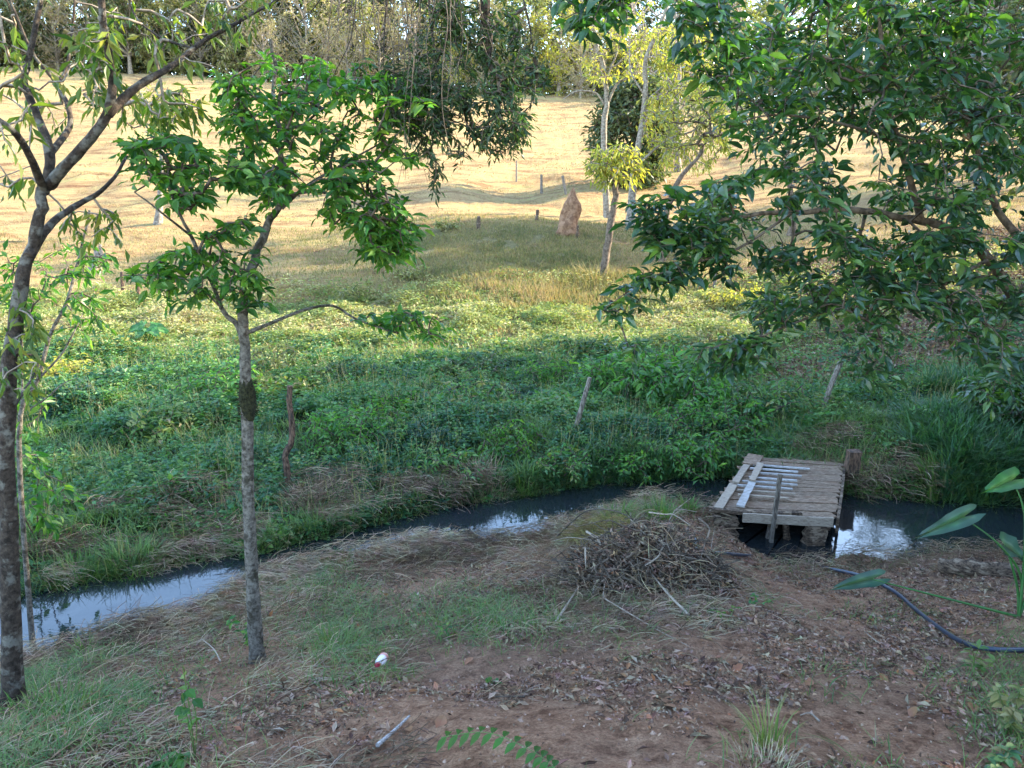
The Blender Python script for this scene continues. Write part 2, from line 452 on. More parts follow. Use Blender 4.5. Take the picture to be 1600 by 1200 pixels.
# ground -------------------------------------------------------------
def ground_material():
    m, n = newmat('ground_soil')
    g = n.nodes.new('ShaderNodeNewGeometry'); pos = g.outputs['Position']
    big = noise(n, .55, 6, .6, pos); fine = noise(n, 9, 10, .72, pos); grit = noise(n, 70, 6, .75, pos)
    red = ramp(n, [(.36, (.17,.080,.045)), (.5, (.38,.205,.122)), (.64, (.52,.31,.19))]); n.links.new(fine.outputs['Fac'], red.inputs[0])
    dark = mix(n, .5, red.outputs[0], (.17,.115,.085))
    bigr = ramp(n, [(.40, (0,0,0)), (.6, (1,1,1))]); n.links.new(big.outputs['Fac'], bigr.inputs[0])
    soil = mix(n, bigr.outputs[0], dark, red.outputs[0])
    gr = ramp(n, [(.3, (.022,.034,.014)), (.55, (.05,.06,.022)), (.75, (.10,.085,.04))]); n.links.new(fine.outputs['Fac'], gr.inputs[0])
    pn = noise(n, .9, 9, .75, pos)
    mp = n.nodes.new('ShaderNodeMapping'); mp.inputs['Scale'].default_value = (.35, 1.3, 1); n.links.new(pos, mp.inputs['Vector'])
    n.links.new(mp.outputs[0], pn.inputs['Vector'])
    pa = ramp(n, [(.36, (.15,.075,.035)), (.45, (.26,.165,.075)), (.54, (.34,.235,.105)), (.62,(.27,.23,.08)), (.72, (.38,.28,.13))]); n.links.new(pn.outputs['Fac'], pa.inputs[0])
    dr = ramp(n, [(.3, (.09,.075,.03)), (.5, (.17,.14,.06)), (.7, (.26,.20,.09))]); n.links.new(fine.outputs['Fac'], dr.inputs[0])  # olive tones darkened to deepen the shade on the knoll
    def edge(a):
        # break the border of each zone with noise
        ad = n.nodes.new('ShaderNodeMath'); ad.operation = 'ADD'; n.links.new(attr(n, a), ad.inputs[0]); n.links.new(fine.outputs['Fac'], ad.inputs[1])
        r_ = ramp(n, [(.82, (0,0,0)), (1.0, (1,1,1))])
        mr = n.nodes.new('ShaderNodeMapRange'); mr.inputs['From Min'].default_value = .35; mr.inputs['From Max'].default_value = 1.1
        n.links.new(ad.outputs[0], mr.inputs[0])
        r_ = ramp(n, [(.4, (0,0,0)), (.65, (1,1,1))]); n.links.new(mr.outputs[0], r_.inputs[0])
        return r_.outputs[0]
    col = mix(n, edge('z_green'), soil, gr.outputs[0])
    col = mix(n, edge('z_dry'), col, dr.outputs[0])
    col = mix(n, edge('z_pasture'), col, pa.outputs[0])
    gg = ramp(n, [(.35, (.25,.25,.25)), (.65, (.75,.75,.75))]); n.links.new(grit.outputs['Fac'], gg.inputs[0])
    col = mix(n, .8, col, gg.outputs[0], 'OVERLAY')
    p = n.nodes.new('ShaderNodeBsdfPrincipled'); p.inputs['Roughness'].default_value = .95; p.inputs['Specular IOR Level'].default_value = .1
    n.links.new(col, p.inputs['Base Color'])
    ad = n.nodes.new('ShaderNodeMath'); ad.operation = 'ADD'; n.links.new(fine.outputs['Fac'], ad.inputs[0]); n.links.new(grit.outputs['Fac'], ad.inputs[1])
    bp = n.nodes.new('ShaderNodeBump'); bp.inputs['Strength'].default_value = 1.0; bp.inputs['Distance'].default_value = .06
    n.links.new(ad.outputs[0], bp.inputs['Height']); n.links.new(bp.outputs[0], p.inputs['Normal'])
    o = n.nodes.new('ShaderNodeOutputMaterial'); n.links.new(p.outputs[0], o.inputs[0])
    return m

def zones(x, y, z):
    """how strongly each kind of cover holds at a spot: green, dry (also carries painted sun and shade), pasture"""
    px, py = proj(x, y, z)
    d, wd = stream_dist(x, y)
    farside = y > np.interp(x, stream[:, 0], stream[:, 1])
    green = np.where(farside, 1.0, 0.0) * sstep(17.5, 15.5, y) * (y > 3)
    # right bank hillside in scrub: thinner cover
    rb = sstep(1120, 1230, px) * sstep(11.5, 13.5, y)
    green = green * (1 - .8 * rb)
    past = sstep(21.5, 25, y)
    # knoll with greener and dry scrub cover, its shade partly put into the colour
    kn = np.exp(-(((px - 780) / 230) ** 2 + ((py - 400) / 62) ** 2) * 1.0)
    dry = 1.4 * sstep(.15, .45, kn) * (y > 19) + .9 * sstep(15.5, 17.5, y) * np.where(px < 480, sstep(24.5, 22, y), sstep(29, 24, y)) * (1 - .95 * sstep(1120, 1230, px))  # second term paints the sunlit band into the ground colour
    past = past * (1 - sstep(.3, .6, kn))
    # near left grassy ground
    nl = sstep(560, 330, px + (py - 1000) * .8) * (~farside)
    green = np.maximum(green, .18 * nl)
    return green, np.clip(dry, 0, 1), past

def axis(parts):
    o = []
    for a, b, s0, s1 in parts:
        x = a
        while x < b:
            o.append(x); x += s0 + (s1 - s0) * (x - a) / (b - a)
    o.append(parts[-1][1]); return np.array(o)
ys = axis([(-15, 1.5, 1, .2), (1.5, 11, .045, .06), (11, 30, .08, .25), (30, 110, .4, 1.5), (110, 262, 3, 14)])
xp = axis([(0, 7, .05, .06), (7, 25, .12, .4), (25, 220, .5, 12)])
xs = np.concatenate([-xp[:0:-1], xp])
gx, gy = np.meshgrid(xs, ys); fx, fy = gx.ravel(), gy.ravel()
fz = H(fx, fy)
nx, ny = len(xs), len(ys)
idx = np.arange(nx * ny).reshape(ny, nx)
F = np.stack([idx[:-1, :-1], idx[:-1, 1:], idx[1:, 1:], idx[1:, :-1]], -1).reshape(-1, 4)
gm = MB(); gm.add(np.stack([fx, fy, fz], -1), F)
ground = gm.build('ground', ground_material(), smooth=True); tag(ground, kind='structure')
zg, zd, zp = zones(fx, fy, fz)
for nme, arr in (('z_green', zg), ('z_dry', zd), ('z_pasture', zp)):
    a_ = ground.data.attributes.new(nme, 'FLOAT', 'POINT'); a_.data.foreach_set('value', arr.astype(np.float32))

# water --------------------------------------------------------------
m, n = newmat('dark_water')
p = n.nodes.new('ShaderNodeBsdfPrincipled'); p.inputs['Base Color'].default_value = (.012, .016, .018, 1)
p.inputs['Roughness'].default_value = .04; p.inputs['IOR'].default_value = 1.45; p.inputs['Specular IOR Level'].default_value = .75
g = n.nodes.new('ShaderNodeNewGeometry'); nz = noise(n, 4.5, 4, .55, g.outputs['Position'], .4)
bp = n.nodes.new('ShaderNodeBump'); bp.inputs['Strength'].default_value = .05; bp.inputs['Distance'].default_value = .05
n.links.new(nz.outputs['Fac'], bp.inputs['Height']); n.links.new(bp.outputs[0], p.inputs['Normal'])
o = n.nodes.new('ShaderNodeOutputMaterial'); n.links.new(p.outputs[0], o.inputs[0])
sc_ = catmull(stream, 8); tn = norm(np.gradient(sc_[:, :2], axis=0)); nn = np.stack([-tn[:, 1], tn[:, 0]], -1)
Lf = sc_[:, :2] + nn * (sc_[:, 2:3] + .45); Rt = sc_[:, :2] - nn * (sc_[:, 2:3] + .45)
k = len(sc_); V = np.concatenate([np.c_[Lf, np.full(k, WZ)], np.c_[Rt, np.full(k, WZ)]])
wm = MB(); wm.add(V, [[i, i + k, i + k + 1, i + 1] for i in range(k - 1)])
tag(wm.build('water', m), kind='structure')

# ------------------------------------------------------------------ trees
def inpoly(px, py, poly):
    poly = np.asarray(poly, float); c = np.zeros(px.shape, bool); j = len(poly) - 1
    for i in range(len(poly)):
        xi, yi = poly[i]; xj, yj = poly[j]
        c ^= ((yi > py) != (yj > py)) & (px < (xj - xi) * (py - yi) / (yj - yi + 1e-12) + xi)
        j = i
    return c
def sample_poly(poly, n, y0, y1, gap=0.0, gs=60, seed=1):
    poly = np.asarray(poly, float); lo = poly.min(0); hi = poly.max(0); outp = []
    got = 0
    while got < n:
        q = lo + rng.random((n * 4, 2)) * (hi - lo)
        m_ = inpoly(q[:, 0], q[:, 1], poly)
        if gap: m_ &= fbm(q[:, 0] / gs, q[:, 1] / gs, seed, 2) > gap
        q = q[m_][:n - got]; got += len(q)
        Y = y0 + rng.random(len(q)) * (y1 - y0)
        outp += [P(a, b, c) for (a, b), c in zip(q, Y)]
    return np.array(outp)

def make_tree(name, label, cat, skel, samples, leafm, barkm, twigm, leaf=(.1, .04), per=7, template=T_RH, droop=.3,
              twig_r=.0035, sag=.06, group=None, base=None, spread=.9, seg_len=.16, local=False, parts=('trunk', 'branches', 'crown'), nrm_up=.8, pexp=.42, flat=False, split=True):
    """skel: list of (points, r0, r1); samples: crown points that each carry a spray of leaves on a real twig"""
    tm = MB(); nodes = []
    for pts, r0, r1 in skel:
        c = catmull(pts, 5)
        w_ = np.stack([fbm(np.arange(len(c)) * .7, np.full(len(c), k_ * 9.1 + c[0, 0]), 5, 2) - .5 for k_ in range(3)], -1)
        c = c + w_ * r0 * .9 * np.linspace(0, 1, len(c))[:, None]
        rr = r0 + (r1 - r0) * np.linspace(0, 1, len(c)) ** .8
        if pts is skel[0][0]: rr[0] *= 1.35; rr[1] *= 1.1
        tube(tm, c, rr, 9 if r0 > .02 else 6, .09)
        nodes.append(c[len(c) // 5:])
    base = np.asarray(base if base is not None else skel[0][0][0], float)
    root = empty(name, tuple(base), label, cat, group)
    tr = tm.build(parts[0], barkm, root, base, smooth=True)
    nodes = np.concatenate(nodes)
    if samples is None or len(samples) == 0: return root
    N = len(samples)
    allp = np.zeros((len(nodes) + N * 3, 3)); allp[:len(nodes)] = nodes; cnt = len(nodes); ns = cnt
    par = np.full(len(allp), -1)
    dmin = np.array([np.min(np.linalg.norm(nodes - s_, axis=1)) for s_ in samples])
    ends = []
    for i in np.argsort(dmin):
        s_ = samples[i]
        dd = np.linalg.norm(allp[:cnt] - s_, axis=1); j = int(np.argmin(dd)); dist = dd[j]
        a = allp[j]
        k_ = 2 if dist > seg_len * 1.6 else 1
        prev = j
        for q in range(1, k_ + 1):
            t = q / (k_ + 1)
            mid = a + (s_ - a) * t; mid[2] += sag * dist * math.sin(t * math.pi) * 1.5
            mid += rng.normal(0, .05, 3) * dist
            allp[cnt] = mid; par[cnt] = prev; prev = cnt; cnt += 1
        allp[cnt] = s_; par[cnt] = prev; ends.append(cnt); cnt += 1
    wgt = np.zeros(cnt)
    wgt[ends] = 1
    for i in range(cnt - 1, ns - 1, -1):
        wgt[par[i]] += wgt[i]
    rad = twig_r * np.maximum(wgt, 1) ** pexp
    bm_ = MB()
    ii = np.arange(ns, cnt); a = allp[par[ii]]; b = allp[ii]
    ra = np.minimum(rad[par[ii]], rad[ii] * 1.6); rb = rad[ii]
    d = norm(b - a); ref = np.where(np.abs(d[:, 2:3]) > .8, np.array([[1., 0, 0]]), np.array([[0, 0, 1.]]))
    u = norm(np.cross(d, ref)); v = np.cross(d, u); K = 4; vs = []
    for (c_, r_) in ((a, ra), (b, rb)):
        for q in range(K):
            an = q * 2 * math.pi / K
            vs.append(c_ + (u * math.cos(an) + v * math.sin(an)) * r_[:, None])
    vs = np.stack(vs, 1)
    tf = np.array([[q, (q+1) % K, K + (q+1) % K, K + q] for q in range(K)])
    f = (tf[None] + (np.arange(len(ii)) * 2 * K)[:, None, None]).reshape(-1, 4)
    rid = np.arange(len(allp))
    for i in range(ns, cnt):
        rid[i] = i if par[i] < ns else rid[par[i]]
    roots, inv, num = np.unique(rid[ns:cnt], return_inverse=True, return_counts=True)
    one = {'branches': 'branch', 'twigs': 'twig'}[parts[1]]
    if split:
        keep = np.argsort(-num)[:60]
        for g_ in keep:
            sel = inv == g_; vv_ = vs[sel]; b2 = MB()
            b2.add(vv_.reshape(-1, 3), (tf[None] + (np.arange(len(vv_)) * 2 * K)[:, None, None]).reshape(-1, 4)); b2.build(one, twigm, root, base, smooth=True)
        sel = ~np.isin(inv, keep)
        if sel.any():
            vv_ = vs[sel]; b2 = MB(); b2.add(vv_.reshape(-1, 3), (tf[None] + (np.arange(len(vv_)) * 2 * K)[:, None, None]).reshape(-1, 4))
            tag(b2.build('small_twigs', twigm, root, base, smooth=True), kind='stuff')
    else:
        bm_.add(vs.reshape(-1, 3), f)
        bm_.build(parts[1], twigm, root, base, smooth=True)
    if leafm is not None and per > 0:
        e = np.array(ends); p1 = allp[e].copy(); p0 = allp[par[e]].copy()
        if flat: p0[:, 2] = p1[:, 2] + (p0[:, 2] - p1[:, 2]) * .3
        dl = np.linalg.norm(p1 - p0, axis=1); d = norm(p1 - p0)
        L0, W0 = leaf
        sp_len = np.maximum(dl, L0 * per * .36); spray = .7 + .6 * rng.random(len(e))
        st = p1 - d * sp_len[:, None] * .75
        side = norm(np.cross(d, np.array([0, 0, 1.]) + rng.normal(0, .35, d.shape)))
        tint = rng.random(len(e))
        lm = MB()
        for q in range(per):
            t = (q + rng.random(len(e)) * .6) / max(per - .5, 1)
            pos = st + d * (sp_len * t)[:, None]
            pos[:, 2] -= sp_len * .12 * t * t
            sg = 1 if q % 2 else -1
            if q == per - 1: ld = d + rng.normal(0, .2, d.shape)
            else: ld = d * .55 + side * sg * spread + rng.normal(0, .22, d.shape)
            ld[:, 2] -= droop * (.4 + 1.2 * rng.random(len(e)))
            nr = np.array([0, 0, nrm_up]) + rng.normal(0, .45, d.shape)
            sz = (.6 + rng.random(len(e)) * .65) * spray
            leaves(lm, pos, ld, nr, L0 * sz, W0 * sz, template, np.clip(tint * .65 + rng.random(len(e)) * .5 - .05, 0, 1))
        lm.build(parts[2], leafm, root, base)
    return root
def px_skel(lst):
    return [([P(*q) for q in pts], r0, r1) for pts, r0, r1 in lst]

# --- left edge tree, dark mottled trunk ---
b0 = onground(22, 1100)
Yl = float(b0[1])
sk = px_skel([
    ([(22,1112,Yl),(16,900,Yl),(10,700,Yl),(16,560,Yl+.05),(34,450,Yl+.1),(60,350,Yl+.15),(74,288,Yl+.2)], .060, .026),
    ([(74,288,Yl+.2),(78,240,Yl+.25),(58,180,Yl+.3),(38,125,Yl+.35),(52,70,Yl+.4),(72,-40,Yl+.5)], .030, .012),
    ([(76,290,Yl+.2),(100,262,Yl+.15),(150,205,Yl+.1),(172,160,Yl+.1),(173,100,Yl+.1),(160,20,Yl),(150,-80,Yl)], .034, .014),
    ([(168,178,Yl+.1),(215,135,Yl+.2),(265,105,Yl+.3),(320,62,Yl+.5),(400,20,Yl+.6),(470,-20,Yl+.7)], .026, .006),
    ([(70,300,Yl+.2),(40,230,Yl-.1),(0,188,Yl-.3),(-60,150,Yl-.4)], .024, .010),
    ([(45,400,Yl+.1),(85,345,Yl+.3),(130,315,Yl+.5),(165,292,Yl+.6),(200,245,Yl+.8)], .026, .008),
    ([(78,240,Yl+.25),(108,200,Yl+.5),(106,165,Yl+.6),(92,130,Yl+.7),(108,95,Yl+.8),(120,-20,Yl+.9)], .020, .007),
    ([(88,130,Yl+.7),(50,80,Yl+.7),(20,10,Yl+.7),(0,-40,Yl+.7)], .010, .005),
    ([(108,165,Yl+.6),(135,140,Yl+.8),(190,165,Yl+1.0)], .009, .004),
    ([(300,75,Yl+.45),(255,60,Yl+.5),(215,30,Yl+.6),(190,-30,Yl+.7)], .008, .004),
    ([(8,660,Yl),(60,560,Yl+.6),(-40,560,Yl)], .01, .004)])
smp = np.concatenate([
    sample_poly([(130,30),(180,20),(185,140),(150,190),(115,120),(105,50)], 46, Yl-.1, Yl+.5),
    sample_poly([(180,130),(300,130),(330,190),(230,210),(180,190)], 44, Yl+.4, Yl+1.2),
    sample_poly([(0,60),(110,100),(130,210),(60,240),(0,200)], 16, Yl, Yl+.8),
    sample_poly([(170,20),(420,-10),(380,110),(250,100)], 34, Yl+.3, Yl+1.2),
    sample_poly([(0,420),(60,500),(70,640),(0,600)], 26, Yl-.2, Yl+.2),
    sample_poly([(-250,-200),(100,-200),(60,300),(-250,380)], 90, Yl-.5, Yl+1),
    sample_poly([(100,-220),(500,-220),(460,-30),(120,-30)], 90, Yl, Yl+1.2),
    sample_poly([(90,320),(190,330),(190,390),(80,370)], 18, Yl+.4, Yl+.9)])
make_tree('tree', 'tall crooked tree with dark mottled trunk at the left edge of the photo', 'tree', sk, smp,
          M['leaf_left'], M['bark_dark'], M['twig_pale'], (.085, .026), 5, T_RH, .9, twig_r=.0028, spread=.6)

# --- slim leaning stems beside it ---
q = onground(30, 690, 6); Ys = 5.6
gb = np.array([P(25, 900, Ys)[0], Ys, h1(P(25, 900, Ys)[0], Ys)])
sk = [([gb, P(30,690,Ys), P(60,590,Ys), P(80,520,Ys), P(105,470,Ys), P(122,410,Ys+.1), P(140,330,Ys+.1)], .022, .008),
      ([P(62,590,Ys), P(95,555,Ys), P(115,520,Ys), P(140,470,Ys+.2)], .010, .004),
      ([P(45,640,Ys), P(75,620,Ys), P(98,600,Ys), P(122,590,Ys-.1)], .008, .003),
      ([P(30,690,Ys), P(35,600,Ys), P(32,500,Ys), P(18,430,Ys)], .010, .004)]
smp = np.concatenate([sample_poly([(60,360),(180,390),(175,500),(120,540),(60,470)], 60, Ys-.3, Ys+.5, .4),
                      sample_poly([(0,390),(60,400),(50,520),(0,500)], 24, Ys-.2, Ys+.3),
                      sample_poly([(20,600),(80,600),(90,680),(40,700)], 10, Ys-.2, Ys+.3)])
make_tree('sapling', 'slim pale leaning sapling with sparse leaves just right of the left edge trunk', 'sapling', sk, smp,
          M['leaf_mid'], M['bark_lichen'], M['twig'], (.085, .032), 5, T_RH, .5, twig_r=.0025)
# leafy shrub at foot of the left trunk
gb = onground(60, 850)
sk = [([gb, P(58,780,gb[1]-.3), P(62,720,gb[1]-.5)], .010, .004), ([gb, P(30,790,gb[1]-.5), P(15,730,gb[1]-.7)], .008, .003)]
smp = np.concatenate([sample_poly([(0,690),(70,700),(120,780),(90,830),(30,800)], 40, gb[1]-1.0, gb[1]-.1)])
make_tree('shrub', 'small green leafy shrub in front of the left edge trunk', 'shrub', sk, smp, M['leaf_mid'], M['twig'], M['twig'], (.11, .05), 5, T_OV, .5, twig_r=.0025, parts=('stems', 'twigs', 'foliage'))

# --- slender lichen-barked tree left of centre ---
mb0 = onground(402, 1032); Ym = float(mb0[1])
sk = px_skel([
    ([(403,1040,Ym),(397,960,Ym),(391,850,Ym),(386,700,Ym),(384,560,Ym),(381,478,Ym),(398,405,Ym+.05),(420,350,Ym+.1),(442,305,Ym+.15),(440,235,Ym+.2),(430,160,Ym+.3),(425,60,Ym+.3)], .052, .010),
    ([(381,545,Ym),(372,510,Ym),(350,488,Ym-.05),(330,440,Ym-.1),(302,375,Ym-.2),(270,310,Ym-.3),(262,262,Ym-.3)], .020, .006),
    ([(386,520,Ym),(430,502,Ym+.1),(480,483,Ym+.2),(520,478,Ym+.2),(560,500,Ym+.2),(620,520,Ym+.2)], .014, .005),
    ([(440,325,Ym+.15),(480,290,Ym+.2),(540,255,Ym+.3),(600,220,Ym+.4)], .016, .005),
    ([(442,305,Ym+.15),(500,300,Ym+.1),(560,320,Ym),(600,345,Ym-.05)], .012, .004),
    ([(436,230,Ym+.2),(480,190,Ym+.4),(540,140,Ym+.5)], .012, .005),
    ([(436,240,Ym+.2),(400,190,Ym+.1),(370,150,Ym)], .010, .004),
    ([(300,370,Ym-.2),(250,330,Ym-.4),(210,300,Ym-.5)], .008, .003),
    ([(345,480,Ym-.05),(300,440,Ym-.2),(240,430,Ym-.3),(190,430,Ym-.3)], .007, .003)])
smp = np.concatenate([
    sample_poly([(350,110),(430,85),(560,95),(660,130),(690,180),(640,260),(560,300),(450,290),(390,270),(340,200)], 340, Ym-.3, Ym+.9, .44, 28),
    sample_poly([(190,215),(270,205),(330,240),(300,280),(200,275)], 50, Ym-.5, Ym+.2, .3, 40),
    sample_poly([(290,230),(420,240),(440,310),(400,360),(330,380),(270,330)], 120, Ym-.5, Ym+.4, .44, 28),
    sample_poly([(470,280),(600,270),(650,370),(630,415),(580,400),(520,350)], 135, Ym-.3, Ym+.5, .43, 28),
    sample_poly([(560,330),(655,350),(640,420),(580,410)], 40, Ym-.2, Ym+.3),
    sample_poly([(225,400),(330,370),(390,390),(410,440),(370,470),(260,470)], 60, Ym-.4, Ym+.1, .3, 40),
    sample_poly([(200,425),(260,410),(250,460),(205,440)], 8, Ym-.4, Ym),
    sample_poly([(370,440),(410,440),(420,470),(380,480)], 12, Ym-.2, Ym+.1),
    sample_poly([(575,490),(640,475),(690,500),(700,535),(640,525),(590,515)], 34, Ym, Ym+.4),
    sample_poly([(260,265),(330,300),(300,340),(255,320)], 14, Ym-.4, Ym)])
t = make_tree('tree', 'slender tree with pale lichen-patched trunk and broad green crown left of centre', 'tree', sk, smp,
              M['leaf_mid'], M['bark_lichen'], M['twig'], (.078, .031), 7, T_OV, .25, twig_r=.003, flat=True)
# ferny moss knot on that trunk
mm = MB(); c0 = P(385, 608, Ym)
tube(mm, [c0 + np.array([.0, 0, dz]) for dz in (-.16, -.11, -.06, -.01, .04, .09, .13)], [.030, .043, .046, .050, .047, .040, .028], 12, .14)
a_ = rng.random(160) * 6.28; q = c0 + np.stack([np.cos(a_) * .044, np.sin(a_) * .044, rng.random(160) * .22 - .12], -1)
leaves(mm, q, np.stack([np.cos(a_), np.sin(a_), rng.normal(-.3, .5, 160)], -1), rng.normal(0, 1, (160, 3)), .03, .008)
mm.build('moss_patch', M['moss'], t, mb0, smooth=True)

# --- hanging dark boughs from a tree overhead (trunk stands behind the camera) ---
hb = np.array([-3.6, -1.6, h1(-3.6, -1.6)])
Yh = 4.6
sk = [([hb, hb + [.05, 0, 2.2], hb + [.3, .3, 4.2], np.array([-2.7, .6, CZ + 3.4]), np.array([-1.6, 3.0, CZ + 3.5]), P(600,-330,Yh), P(690,-200,Yh), P(740,-90,Yh), P(760,40,Yh), P(770,120,Yh)], .16, .012),
      ([P(640,-280,Yh), P(620,-100,Yh), P(605,0,Yh), P(598,100,Yh)], .014, .003),
      ([P(690,-200,Yh), P(672,-40,Yh+.1), P(675,60,Yh+.1), P(700,180,Yh+.1)], .016, .004),
      ([P(740,-90,Yh), P(715,0,Yh-.1), P(690,80,Yh-.1), P(640,180,Yh-.1)], .012, .003),
      ([P(690,-200,Yh), P(790,-80,Yh+.2), P(825,30,Yh+.2), P(835,90,Yh+.2)], .012, .003),
      ([P(600,-330,Yh), P(540,-100,Yh+.2), P(500,0,Yh+.2), P(440,60,Yh+.2)], .010, .002),
      ([P(600,-200,Yh), P(560,-20,Yh), P(548,60,Yh), P(520,120,Yh)], .006, .002),
      ([P(740,-90,Yh), P(850,-20,Yh), P(900,10,Yh)], .006, .002),
      ([hb + [.1, .1, 3.4], hb + [-1.2, .6, 5], hb + [-2.4, 1.0, 5.6]], .08, .03)]
smp = np.concatenate([
    sample_poly([(690,0),(800,10),(815,60),(850,90),(855,130),(830,160),(780,150),(720,100)], 210, Yh-.2, Yh+.5, .35, 30),
    sample_poly([(650,120),(780,140),(830,180),(815,235),(770,240),(730,215),(650,200)], 300, Yh-.3, Yh+.5, .25, 30),
    sample_poly([(600,90),(680,110),(740,260),(700,240),(680,310),(640,230),(600,190)], 160, Yh-.3, Yh+.3, .4, 30),
    sample_poly([(640,-10),(720,0),(720,100),(650,110)], 60, Yh-.2, Yh+.3, .4, 30),
    sample_poly([(560,-200),(900,-200),(820,-5),(620,-5)], 160, Yh-.4, Yh+.6)])
tw = sample_poly([(500,0),(700,0),(680,160),(600,260),(560,120)], 110, Yh-.3, Yh+.4)
make_tree('overhanging_tree', 'dark small-leaved boughs hanging from the top centre of the photo', 'tree', sk, smp,
          M['leaf_drab'], M['bark_dark'], M['twig'], (.052, .016), 8, T_RH, .35, twig_r=.0022, sag=.0, spread=.8)
# bare hanging twigs of the same bough
t = COL.objects['overhanging_tree']
bmb = MB()
for i in range(62):
    px = 520 + rng.random() * 230; y0 = -40 - rng.random() * 60; ln = 80 + rng.random() * 260
    yy = Yh + rng.normal(0, .25); dx = rng.normal(0, 26)
    pts = [P(px + dx * s_ + rng.normal(0, 5), y0 + ln * s_, yy) for s_ in (0, .25, .5, .75, 1)]
    tube(bmb, catmull(pts, 3), np.linspace(.003, .0010, 13), 4, 0)
    for q in range(3):
        s_ = .3 + .6 * rng.random(); a = P(px + dx * s_, y0 + ln * s_, yy); b = P(px + dx * s_ + rng.normal(0, 40), y0 + ln * s_ + 40 * rng.random(), yy + rng.normal(0, .1))
        tube(bmb, [a, (a + b) / 2 + [0, 0, .02], b], [.002, .0016, .001], 3, 0)
bmb.build('hanging_twigs', M['twig'], t, hb)

# --- big dark broad-leaved tree on the right ---
rb_x, rb_y = 6.3, 7.8
rbz = h1(rb_x, rb_y)
Yr = 6.4
tb = np.array([rb_x, rb_y, rbz])
sk = [([tb, tb + [.05, -.05, 1.3], tb + [-.05, -.2, 2.6], tb + [.1, -.3, 4.2], tb + [0, -.4, 5.6]], .15, .06),
      ([tb + [0, -.05, 1.5], P(1640,520,7.4), P(1590,470,7.2), P(1545,405,7.0), P(1500,365,6.8), P(1440,345,6.6), P(1350,330,6.3), P(1240,330,6.1), P(1130,345,6.0), P(1060,370,5.9)], .075, .008),
      ([tb + [0, -.1, 1.9], P(1620,420,7.2), P(1560,330,7.1), P(1540,280,7.0), P(1510,180,6.8), P(1480,60,6.6)], .05, .012),
      ([P(1545,405,7.0), P(1500,430,6.6), P(1420,470,6.3), P(1330,480,6.0), P(1240,505,5.8), P(1160,540,5.7)], .022, .006),
      ([P(1440,345,6.6), P(1410,240,6.4), P(1390,170,6.3), P(1378,60,6.2), P(1370,-60,6.2)], .030, .012),
      ([P(1240,330,6.1), P(1150,390,5.8), P(1050,420,5.7), P(990,450,5.6), P(930,495,5.6)], .012, .003),
      ([P(1400,220,6.3), P(1300,190,6.1), P(1200,180,6.0), P(1140,200,5.9)], .016, .005),
      ([P(1385,130,6.2), P(1290,90,6.0), P(1200,60,6.0), P(1150,90,6.0)], .014, .004),
      ([tb + [0, -.3, 4.2], P(1560,-180,6.4), P(1350,-180,5.8), P(1150,-110,5.4), P(1060,-60,5.2), P(960,-40,5.1), P(890,-10,5.0)], .05, .006),
      ([P(1080,-60,5.2), P(1090,0,5.2), P(1085,60,5.2), P(1110,130,5.2)], .008, .003),
      ([P(1600,440,7.2), P(1560,520,6.9), P(1520,560,6.6), P(1580,600,6.4)], .014, .004),
      ([tb + [.1, -.3, 3.4], tb + [1.2, -.2, 4.2], tb + [2.6, .2, 4.8]], .06, .02)]
smp = np.concatenate([
    sample_poly([(1150,60),(1220,-20),(1400,-40),(1620,-40),(1700,200),(1640,330),(1450,330),(1300,300),(1180,260),(1130,180)], 800, 5.6, 7.8, .38, 42, 3),
    sample_poly([(1060,290),(1180,260),(1400,300),(1640,330),(1640,500),(1450,470),(1300,440),(1150,420),(1080,400),(1020,350)], 470, 5.5, 7.4, .44, 42, 4),
    sample_poly([(975,315),(1040,290),(1130,300),(1120,370),(1050,400),(1000,370)], 60, 5.5, 6.1),
    sample_poly([(1020,370),(1130,360),(1150,430),(1060,430)], 36, 5.5, 6.0),
    sample_poly([(900,495),(950,470),(1010,400),(1080,410),(1060,450),(1000,470),(960,510)], 30, 5.4, 5.8),
    sample_poly([(965,530),(1010,540),(990,560)], 6, 5.5, 5.7),
    sample_poly([(1100,560),(1180,450),(1300,430),(1450,440),(1620,470),(1620,600),(1520,560),(1400,520),(1300,490),(1200,530)], 190, 5.3, 7.0, .44, 50, 5),
    sample_poly([(1070,560),(1130,520),(1210,510),(1180,580),(1110,580)], 34, 5.4, 5.9),
    sample_poly([(1310,520),(1390,500),(1380,590),(1340,610)], 20, 5.2, 5.8),
    sample_poly([(1540,540),(1620,540),(1620,600),(1560,600)], 16, 5.2, 6.2),
    sample_poly([(880,-20),(1010,-20),(990,40),(920,70),(880,40)], 22, 4.8, 5.2),
    sample_poly([(1040,-20),(1180,-20),(1190,100),(1120,150),(1060,70)], 60, 4.9, 5.6),
    sample_poly([(1600,-300),(2100,-300),(2100,500),(1650,520)], 380, 6.2, 8.6, .3, 80),
    sample_poly([(1050,-300),(1650,-300),(1620,-40),(1100,-40)], 260, 5.4, 8.0, .35, 80)])
make_tree('tree', 'large dark green broad-leaved tree filling the upper right of the photo', 'tree', sk, smp,
          M['leaf_dark'], M['bark_brown'], M['twig'], (.114, .048), 7, T_OV, .26, twig_r=.003, spread=.9, flat=True)

# ------------------------------------------------------------------ middle distance trees
def bare(n, poly, y0, y1): return sample_poly(poly, n, y0, y1)
